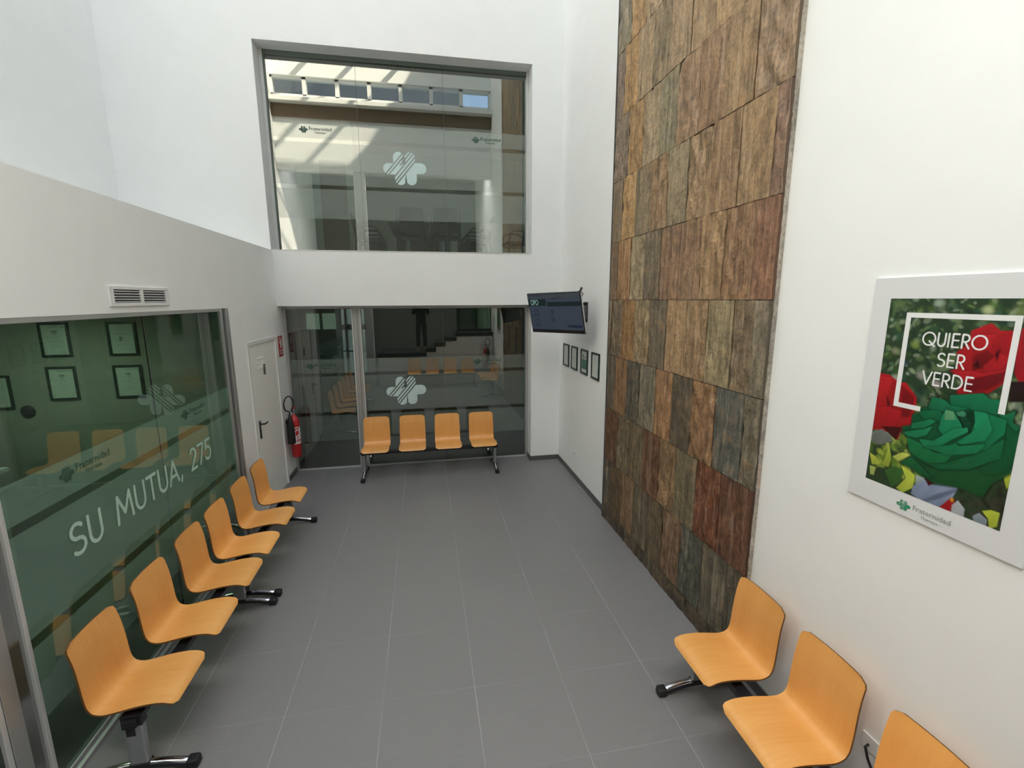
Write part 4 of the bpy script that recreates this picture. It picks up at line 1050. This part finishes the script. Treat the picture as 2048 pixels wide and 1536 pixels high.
    font_mesh('logo_name', 'Muprespa', .017, M_greyink, frame_M((xq, 1.612 - cw * 1.12 - .04, 1.658), (0, -1, 0), (0, 0, 1)), t)
    settle(t, LOC)

def settle(t, loc):
    for c in kids(t): c.data.transform(Matrix.Translation(-loc))
    t.location = loc
# pixel of the photograph -> position on the printed picture (plane X = const), used for laying out the artwork only
def H_A(px, py):
    yaw, pit, rol = (math.radians(q) for q in (10.678, 10.425, -.178))
    fwd = Vector((math.sin(yaw) * math.cos(pit), math.cos(yaw) * math.cos(pit), -math.sin(pit))); rt = Vector((math.cos(yaw), -math.sin(yaw), 0)); up = rt.cross(fwd)
    r2 = math.cos(rol) * rt + math.sin(rol) * up; u2 = -math.sin(rol) * rt + math.cos(rol) * up
    d = r2 * ((px - 1024) / 922.8) - u2 * ((py - 768) / 922.8) + fwd
    k = 2.088 / d.x; y = d.y * k; z = 2.6 + d.z * k
    return ((1.773 - y) / (1.773 - 1.232), (2.597 - z) / (2.597 - 1.740))
poster()

# ------------------------------------------------------------------ sockets
def socket(label, y, z):
    t = thing('wall_socket', label, 'socket', (XR, y, z))
    bx(-.008, 0, -.042, .042, -.042, .042).build('cover_plate', M_frame_w, t, bevel=.003)
    MB().lathe([(0, -.0105), (.018, -.0105), (.020, -.0075)], 20).build('insert', M_white, t)
    t.children[-1].rotation_euler = (0, PI / 2, 0) if False else (0, -PI / 2, 0)
    return t
socket('small white wall socket low on the right wall near the far corner', 6.176, .367)
s2 = socket('white wall socket low on the right wall behind the seats', 1.565, .425)
MB().tube([(-.012, 0, 0), (-.03, 0, -.01), (-.03, -.02, -.06), (-.02, -.08, -.16), (-.02, -.2, -.30)], .006, 8).build('cable', M_black, s2)

# ------------------------------------------------------------------ office behind the left glazing
def left_office():
    st = struct
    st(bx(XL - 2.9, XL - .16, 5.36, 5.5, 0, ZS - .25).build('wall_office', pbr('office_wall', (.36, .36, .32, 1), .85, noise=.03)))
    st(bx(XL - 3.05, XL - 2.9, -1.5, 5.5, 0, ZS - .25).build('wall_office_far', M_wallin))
    st(bx(XL - 3.05, XL - .12, -1.65, -1.5, 0, ZS - .25).build('wall_office_rear', M_wallin))
    st(bx(XL - 3.05, XL - .02, -1.65, 5.5, ZH + .03, ZS - .24).build('ceiling_office', M_wallin))
    G2 = 'framed certificates inside the left office'
    k = 5.36 / 5.5; spec = [(-3.61, 2.215, 'cert', 'upper left certificate'), (-3.02, 2.215, 'blot', 'upper right certificate'), (-3.61, 1.775, 'cert', 'lower left certificate'), (-3.02, 1.775, 'cert', 'lower right certificate'), (-4.19, 1.70, 'lines', 'certificate behind the left glazing, cut by the left edge of the photo')]
    for i, (x, z, s, l) in enumerate(spec):
        frame_sheet('framed_certificate', 'dark-framed ' + l + (' of the block of four behind the left glazing' if i < 4 else ''), 'framed certificate', .262, .345, (x, 5.36, z), 0, s, G2, i)
    o = MB().lathe([(0, 0), (.062, 0), (.066, .01), (.05, .03), (0, .034)], 24).build('wall_device', M_black)  # plain round wall device, not a clock
    o.rotation_euler = (PI / 2, 0, 0); o.location = (-3.955, 5.358, 1.50)
    tag(o, 'round black device on the office wall below the certificates behind the left glazing', 'wall device')
    t = thing('reception_desk', 'pale reception desk inside the office behind the left glazing', 'desk', (-4.25, 4.55, 0))
    bx(-.5, .3, -.6, .35, .0, 1.02).build('body', M_wallin, t); bx(-.55, .35, -.65, .4, 1.02, 1.06).build('top', M_frame_w, t, bevel=.004)
struct(bx(XL - 2.9, XL - .08, -1.5, 5.36, .001, .004).build('floor_dark_sheet', M_dark_in))  # dark sheet over the tiles, added to darken the office's lower part
left_office()
def fill_light(name, loc, size, power, col=(1, .97, .90)):
    l = bpy.data.lights.new(name, 'AREA'); l.energy = power; l.size = size; l.color = col
    o = bpy.data.objects.new(name, l); COL.objects.link(o); o.location = loc; return o
fill_light('office_fill', (-3.4, 4.3, 2.50), .5, 15)  # added fill that brightens the office behind the glass, no fitting modelled
fill_light('hall_fill', (0.2, 9.6, 2.58), .5, 5)  # weak fill added for the hall interior, out of view
m_ = fill_light('meeting_fill', (.0, 7.83, 6.085), 3.0, 26); m_.data.shape = 'RECTANGLE'; m_.data.size_y = .3; m_.rotation_euler = (math.radians(15), 0, 0)  # unseen fill added above the window head to lift the meeting room
l = fill_light('rear_hall_fill', (-.6, -.90, 6.72), 4.6, 135, (1, .985, .96)); l.data.shape = 'RECTANGLE'; l.data.size_y = .9; l.rotation_euler = (math.radians(30), 0, 0)  # added area light hidden behind the header, brightens the lower waiting room

# ------------------------------------------------------------------ hall behind the lower back glazing
def back_hall():
    st = struct; T = YG + .14
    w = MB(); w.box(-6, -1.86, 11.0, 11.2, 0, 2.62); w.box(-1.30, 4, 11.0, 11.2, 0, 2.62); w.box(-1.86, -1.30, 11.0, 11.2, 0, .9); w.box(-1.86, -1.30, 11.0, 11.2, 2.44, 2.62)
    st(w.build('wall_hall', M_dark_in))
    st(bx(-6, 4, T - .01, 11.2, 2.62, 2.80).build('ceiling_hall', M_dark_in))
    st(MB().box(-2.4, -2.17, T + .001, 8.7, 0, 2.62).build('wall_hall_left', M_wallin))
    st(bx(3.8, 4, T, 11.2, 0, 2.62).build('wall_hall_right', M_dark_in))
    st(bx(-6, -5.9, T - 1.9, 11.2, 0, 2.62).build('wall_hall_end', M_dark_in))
    d = bpy.data.objects.new('door_3', None); COL.objects.link(d); d['kind'] = 'structure'
    bx(-2.169, -2.13, 7.6, 8.5, 0, 2.06).build('door_leaf', M_wood_brown, d); 
    bx(-2.169, -2.12, 8.5, 8.58, 0, 2.12).build('door_frame', M_wallin, d)
    w = bpy.data.objects.new('window_6', None); COL.objects.link(w); w['kind'] = 'structure'
    f = MB(); f.box(-1.86, -1.83, 10.97, 11.03, .9, 2.44); f.box(-1.76, -1.71, 10.95, 11.03, .9, 2.44); f.box(-1.33, -1.30, 10.97, 11.03, .9, 2.44)
    f.box(-1.86, -1.30, 10.97, 11.03, 1.93, 2.05); f.box(-1.86, -1.30, 10.97, 11.03, 1.43, 1.46); f.box(-1.86, -1.30, 10.97, 11.03, 2.39, 2.44); f.box(-1.86, -1.3, 10.97, 11.03, .9, .94)
    f.build('window_frame', M_black, w)
    bx(-1.83, -1.33, 11.035, 11.04, .94, 2.39).build('glass_pane', M_glass_c, w)
    # two blinded panes left of the window, their daylight put in as emission
    for x in (-2.56, -2.22):
        bx(x, x + .27, 10.96, 10.985, 1.95, 2.30).build('glowing_blind', pbr('blind_glow', (.5, .55, .5, 1), .6, emit=(.55, .70, .62, 1), estr=.28), w)
    MB().box(-6, 3, 14.5, 14.8, 0, 6).build('exterior_wall', M_outw)['kind'] = 'structure'
    st(bx(-8, 5, 11.6, 14.5, -.14, -.02).build('ground_outside', M_out))
back_hall()

# ------------------------------------------------------------------ upper meeting room
def meeting_room():
    st = struct; T = YG + .14
    Z = 3.29
    st(bx(-5, 3.6, YG + .06, 12.6, Z - .2, Z).build('floor_meeting_room', M_base))
    w = MB(); w.box(-5, 3.6, 12.5, 12.7, Z, 6.1); w.box(-2.55, -1.3, 10.4, 10.5, Z, 6.1)
    st(w.build('wall_meeting_room', M_wallin))
    st(bx(-5.1, -5, T, 12.6, Z, 6.1).build('wall_meeting_left', M_wallin)); st(bx(3.6, 3.7, T, 12.6, Z, 6.1).build('wall_meeting_right', M_wallin))
    st(bx(-5, 3.6, T - .01, 12.6, 6.1, 6.25).build('ceiling_meeting_room', M_wallin))
    d = bpy.data.objects.new('door_4', None); COL.objects.link(d); d['kind'] = 'structure'
    bx(-2.78, -2.40, 10.37, 10.40, Z, Z + 2.05).build('door_leaf', M_black, d)
    d = bpy.data.objects.new('door_5', None); COL.objects.link(d); d['kind'] = 'structure'
    bx(-1.95, -1.45, 10.37, 10.40, Z, Z + 2.05).build('door_leaf', M_wood_brown, d)
    t = thing('meeting_table', 'dark meeting table in the upper room, seen through the upper window', 'table', (.06, 10.3, Z))
    bx(-.66, .66, -.95, 1.0, .715, .75).build('table_top', M_table, t, bevel=.004)
    bx(-.60, .60, .80, .83, .30, .715).build('modesty_panel', M_table, t)
    for x in (-.32, .36):
        MB().tube([(x, -.5, .02), (x, -.5, .715)], .045, 14).build('leg', M_silver, t); MB().tube([(x, .5, .02), (x, .5, .715)], .045, 14).build('leg', M_silver, t)
    def chair(label, loc, rz):
        t = thing('meeting_chair', label, 'chair', loc, rz, 'black armchairs round the upper meeting table')
        bx(-.24, .24, -.22, .24, .42, .48).build('seat', M_meet, t, bevel=.02)
        MB().add([(-.23, -.25, .50), (.23, -.25, .50), (.21, -.33, .92), (-.21, -.33, .92), (-.23, -.21, .50), (.23, -.21, .50), (.21, -.29, .92), (-.21, -.29, .92)],
                 [(0, 1, 2, 3), (4, 7, 6, 5), (0, 4, 5, 1), (1, 5, 6, 2), (2, 6, 7, 3), (3, 7, 4, 0)]).build('backrest', M_meet, t, bevel=.012)
        for s in (-1, 1):
            x = s * .26
            MB().tube([(x, .22, .0), (x, .21, .40), (x, .19, .62), (x, .10, .68), (x, -.14, .68), (x, -.26, .60)], .013, 8).build('armrest', M_black, t)
            MB().tube([(x, -.26, .0), (x, -.24, .30), (x, -.22, .45), (x, -.30, .88)], .013, 8).build('leg', M_black, t)
            MB().tube([(x, -.24, .40), (x, .21, .40)], .012, 8).build('rail', M_black, t)
        return t
    c = chair('black armchair left of the upper meeting table, nearer the window', (-.98, 9.75, Z), -PI / 2)
    dup(c, (-.98, 10.45, Z), -PI / 2, 'black armchair left of the upper meeting table, middle one')
    dup(c, (1.12, 9.7, Z), PI / 2, 'black armchair right of the upper meeting table, nearer the window')
    dup(c, (1.10, 10.3, Z), PI / 2, 'black armchair right of the upper meeting table, middle one')
    dup(c, (1.95, 9.9, Z), PI / 2 + .1, 'black armchair at the far right of the upper room, standing away from the table')
    dup(c, (1.08, 10.9, Z), PI / 2, 'black armchair right of the upper meeting table, farthest from the window')
    dup(c, (-.98, 11.1, Z), -PI / 2, 'black armchair left of the upper meeting table, farthest from the window')
    dup(c, (-.15, 9.15, Z), 0, 'black armchair with its back to the upper window, left of two'); dup(c, (.45, 9.12, Z), 0, 'black armchair with its back to the upper window, right of two')
meeting_room()

# ------------------------------------------------------------------ stair behind the camera (seen reflected)
def stair():
    t = thing('staircase', 'dark stepped staircase over a white wall, seen reflected in the lower back glazing', 'staircase', (0, 0, 0))
    Y0, Y1 = -1.3, .30
    lv = [(-1.40, .04, 1.0), (.04, .33, 1.14), (.33, .62, 1.30), (.62, .96, 1.46), (.96, 2.08, 1.60)]
    w = MB(); s = MB()
    for a, b, z in lv:
        w.box(a, b, Y0, Y1, 0.001, z - .12); s.box(a - (.0 if a < -1 else .03), b, Y0, Y1 + .02, z - .12, z)
    lo = [(-1.65, -1.35, .85), (-1.95, -1.65, .68)]
    w.build('stair_wall', M_wall, t); s.build('steps', M_step, t)
    for a in (.98, 2.02): bx(a, a + .03, .24, .27, 1.60, 2.60).build('baluster', M_black, t)
    bx(1.01, 2.02, .25, .26, 1.70, 2.54).build('glass_panel', M_glass_l, t)
    bx(.98, 2.05, .235, .275, 2.56, 2.60).build('handrail', M_black, t); bx(1.01, 2.02, .24, .27, 1.62, 1.70).build('bottom_rail', M_black, t)
stair()

# ------------------------------------------------------------------ the photographer, seen reflected in the lower glazing
def skin_obj(name, chains, mat, parent, sub=2, root=None):
    bm = bmesh.new(); L = bm.verts.layers.skin.verify(); vs = {}
    for ch in chains:
        prev = None
        for (p, r) in ch:
            key = tuple(round(q, 4) for q in p)
            if key not in vs:
                v = bm.verts.new(p); rr = r if isinstance(r, tuple) else (r, r); v[L].radius = rr; v[L].use_root = False; vs[key] = v
            v = vs[key]
            if prev is not None and prev is not v and not bm.edges.get((prev, v)): bm.edges.new((prev, v))
            prev = v
    first = vs[tuple(round(q, 4) for q in (root or chains[0][0][0]))]; first[L].use_root = True
    me = bpy.data.meshes.new(name); bm.to_mesh(me); bm.free()
    me.materials.append(mat)
    o = bpy.data.objects.new(name, me); COL.objects.link(o); o.parent = parent
    s = o.modifiers.new('skin', 'SKIN'); s.use_smooth_shade = True; s.use_x_symmetry = False
    d = o.modifiers.new('sub', 'SUBSURF'); d.levels = sub; d.render_levels = sub
    return o
def photographer():
    skin = pbr('skin', (.50, .30, .21, 1), .5, noise=.04); cl = pbr('dark_clothes', (.012, .012, .014, 1), .85, noise=.2, nscale=30); hair = pbr('dark_hair', (.02, .014, .01, 1), .6, noise=.3, nscale=60)
    t = thing('person', 'person in dark clothes holding up a phone on the stairs, reflected in the lower glazing', 'person', (-.10, -.46, 1.0))
    body = []
    pel = ((0, 0, .90), (.15, .11))
    body.append([pel, ((0, .0, 1.05), (.13, .095)), ((0, .0, 1.22), (.155, .105)), ((0, -.01, 1.36), (.15, .095)), ((0, .0, 1.42), .062), ((0, .02, 1.48), .055), ((0, .035, 1.55), (.070, .085)), ((0, .035, 1.64), (.068, .082))])
    for s in (-1, 1):
        body.append([pel, ((s * .09, 0, .84), .088), ((s * .10, .01, .50), .058), ((s * .105, -.01, .47), .056), ((s * .11, -.02, .28), .050), ((s * .11, -.03, .08), .036), ((s * .11, -.01, .045), .038), ((s * .115, .10, .032), .036), ((s * .12, .17, .025), .026)])
        body.append([((0, -.01, 1.36), (.15, .095)), ((s * .17, -.01, 1.38), .055), ((s * .24, .03, 1.20), .043), ((s * .22, .16, 1.16), .038), ((s * .13 + .10, .33, 1.42), .026), ((s * .10 + .10, .385, 1.50), .024)])
    b = skin_obj('body', body, skin, t)
    tr = [[((0, 0, .90), (.165, .125)), ((0, 0, 1.0), (.15, .115))]]
    for s in (-1, 1): tr.append([((0, 0, .90), (.165, .125)), ((s * .09, 0, .84), .100), ((s * .10, .01, .50), .072), ((s * .11, -.02, .28), .066), ((s * .11, -.03, .09), .062)])
    skin_obj('trousers', tr, cl, t)
    sh = [[((0, 0, .84), (.175, .13)), ((0, 0, .98), (.17, .125)), ((0, .0, 1.22), (.172, .12)), ((0, -.01, 1.36), (.165, .108)), ((0, .0, 1.42), .075)]]
    for s in (-1, 1): sh.append([((0, -.01, 1.36), (.165, .108)), ((s * .17, -.01, 1.38), .068), ((s * .24, .03, 1.20), .056), ((s * .22, .16, 1.16), .050), ((s * .14 + .09, .31, 1.40), .036)])
    skin_obj('shirt', sh, cl, t)
    skin_obj('hair', [[((0, .0, 1.60), (.080, .085)), ((0, .005, 1.67), (.078, .088)), ((0, .02, 1.71), (.05, .06))]], hair, t)
    f = MB(); f.tube([(0, .118, 1.60), (0, .142, 1.575), (0, .125, 1.565)], [.008, .014, .010], 8); f.build('nose', skin, t)
    for s in (-1, 1):
        MB().lathe([(0, -.011), (.008, -.008), (.011, 0), (.008, .008), (0, .011)], 12, c=(s * .03, .108)).build('eye', M_white, t).location = (0, 0, 1.605)
        MB().tube([(s * .070, .03, 1.62), (s * .078, .02, 1.60), (s * .070, .03, 1.57)], [.010, .014, .008], 8).build('ear', skin, t)
    MB().tube([(-.022, .112, 1.535), (0, .119, 1.533), (.022, .112, 1.535)], .006, 6).build('mouth', pbr('lips', (.4, .14, .12, 1), .5), t)
    for s in (-1, 1):
        base = Vector((s * .10 + .10, .385, 1.50)); 
        hand = [[(tuple(base), .024), (tuple(base + Vector((-s * .008, .012, .045))), (.034, .016)), (tuple(base + Vector((-s * .012, .018, .075))), (.034, .014))]]
        skin_obj('palm', hand, skin, t, 1)
        for k, (dz, ln) in enumerate(((.005, .060), (.028, .068), (.050, .064), (.072, .050))):
            a = base + Vector((-s * .006, .030, dz + .015))
            skin_obj('finger', [[(tuple(a), .0085), (tuple(a + Vector((-s * ln * .5, .006, .006))), .008), (tuple(a + Vector((-s * ln, .0, .008))), .0065)]], skin, t, 1)
        a = base + Vector((-s * .012, -.004, .035))
        skin_obj('thumb', [[(tuple(a), .011), (tuple(a + Vector((-s * .028, -.004, .018))), .010), (tuple(a + Vector((-s * .050, -.002, .022))), .008)]], skin, t, 1)
    ph = bx(-.078, .078, -.004, .004, -.038, .038).build('phone', M_black, None, bevel=.003)
    ph.location = (0, -.062, 2.585); tag(ph, 'black phone held up sideways by the person on the stairs', 'phone')
photographer()

# neighbouring building beyond the clerestory
struct(bx(-12, 1.95, -8.3, -8.0, 0, 13.0).build('exterior_building', M_out))

# ------------------------------------------------------------------ daylight
w = bpy.data.worlds.new('World'); sc.world = w; w.use_nodes = True
nt = w.node_tree; nt.nodes.clear()
o = nt.nodes.new('ShaderNodeOutputWorld'); bg = nt.nodes.new('ShaderNodeBackground')
sky = nt.nodes.new('ShaderNodeTexSky'); sky.sky_type = 'NISHITA'; sky.sun_disc = False
sky.sun_elevation = math.radians(45); sky.sun_rotation = math.radians(40); sky.air_density = 1.0; sky.dust_density = 1.5
hs = nt.nodes.new('ShaderNodeHueSaturation'); hs.inputs['Saturation'].default_value = .85
nt.links.new(sky.outputs[0], hs.inputs['Color']); nt.links.new(hs.outputs[0], bg.inputs[0])
bg.inputs[1].default_value = .44
nt.links.new(bg.outputs[0], o.inputs[0])
sl = bpy.data.lights.new('sun', 'SUN'); sl.energy = 11.5; sl.angle = math.radians(1.2); sl.color = (1, .95, .86)
so = bpy.data.objects.new('sun', sl); COL.objects.link(so)
el, az = math.radians(45), math.radians(40)
to = Vector((math.sin(az) * math.cos(el), math.cos(az) * math.cos(el), math.sin(el)))
so.rotation_euler = to.to_track_quat('Z', 'Y').to_euler(); so.location = (0, 0, 14)

# ------------------------------------------------------------------ camera
cam = bpy.data.cameras.new('camera'); co = bpy.data.objects.new('camera', cam); COL.objects.link(co)
cam.sensor_width = 36; cam.sensor_fit = 'HORIZONTAL'; cam.lens = 922.8 / 2048 * 36; cam.clip_start = .02; cam.clip_end = 100
yaw, pit, rol = (math.radians(q) for q in (10.678, 10.425, -.178))
fwd = Vector((math.sin(yaw) * math.cos(pit), math.cos(yaw) * math.cos(pit), -math.sin(pit))); rt = Vector((math.cos(yaw), -math.sin(yaw), 0)); up = rt.cross(fwd)
r2 = math.cos(rol) * rt + math.sin(rol) * up; u2 = -math.sin(rol) * rt + math.cos(rol) * up
M = Matrix.Identity(4)
for i in range(3): M[i][0] = r2[i]; M[i][1] = u2[i]; M[i][2] = -fwd[i]
M[2][3] = 2.6
co.matrix_world = M; sc.camera = co
sc.view_settings.view_transform = 'Standard'; sc.view_settings.look = 'None'; sc.view_settings.gamma = 1; sc.view_settings.use_curve_mapping = False
sc.view_settings.exposure = 0.84
sc.cycles.max_bounces = 10; sc.cycles.diffuse_bounces = 6; sc.cycles.transparent_max_bounces = 16; sc.cycles.glossy_bounces = 5
sc.cycles.caustics_reflective = False; sc.cycles.caustics_refractive = False; sc.cycles.sample_clamp_indirect = 8
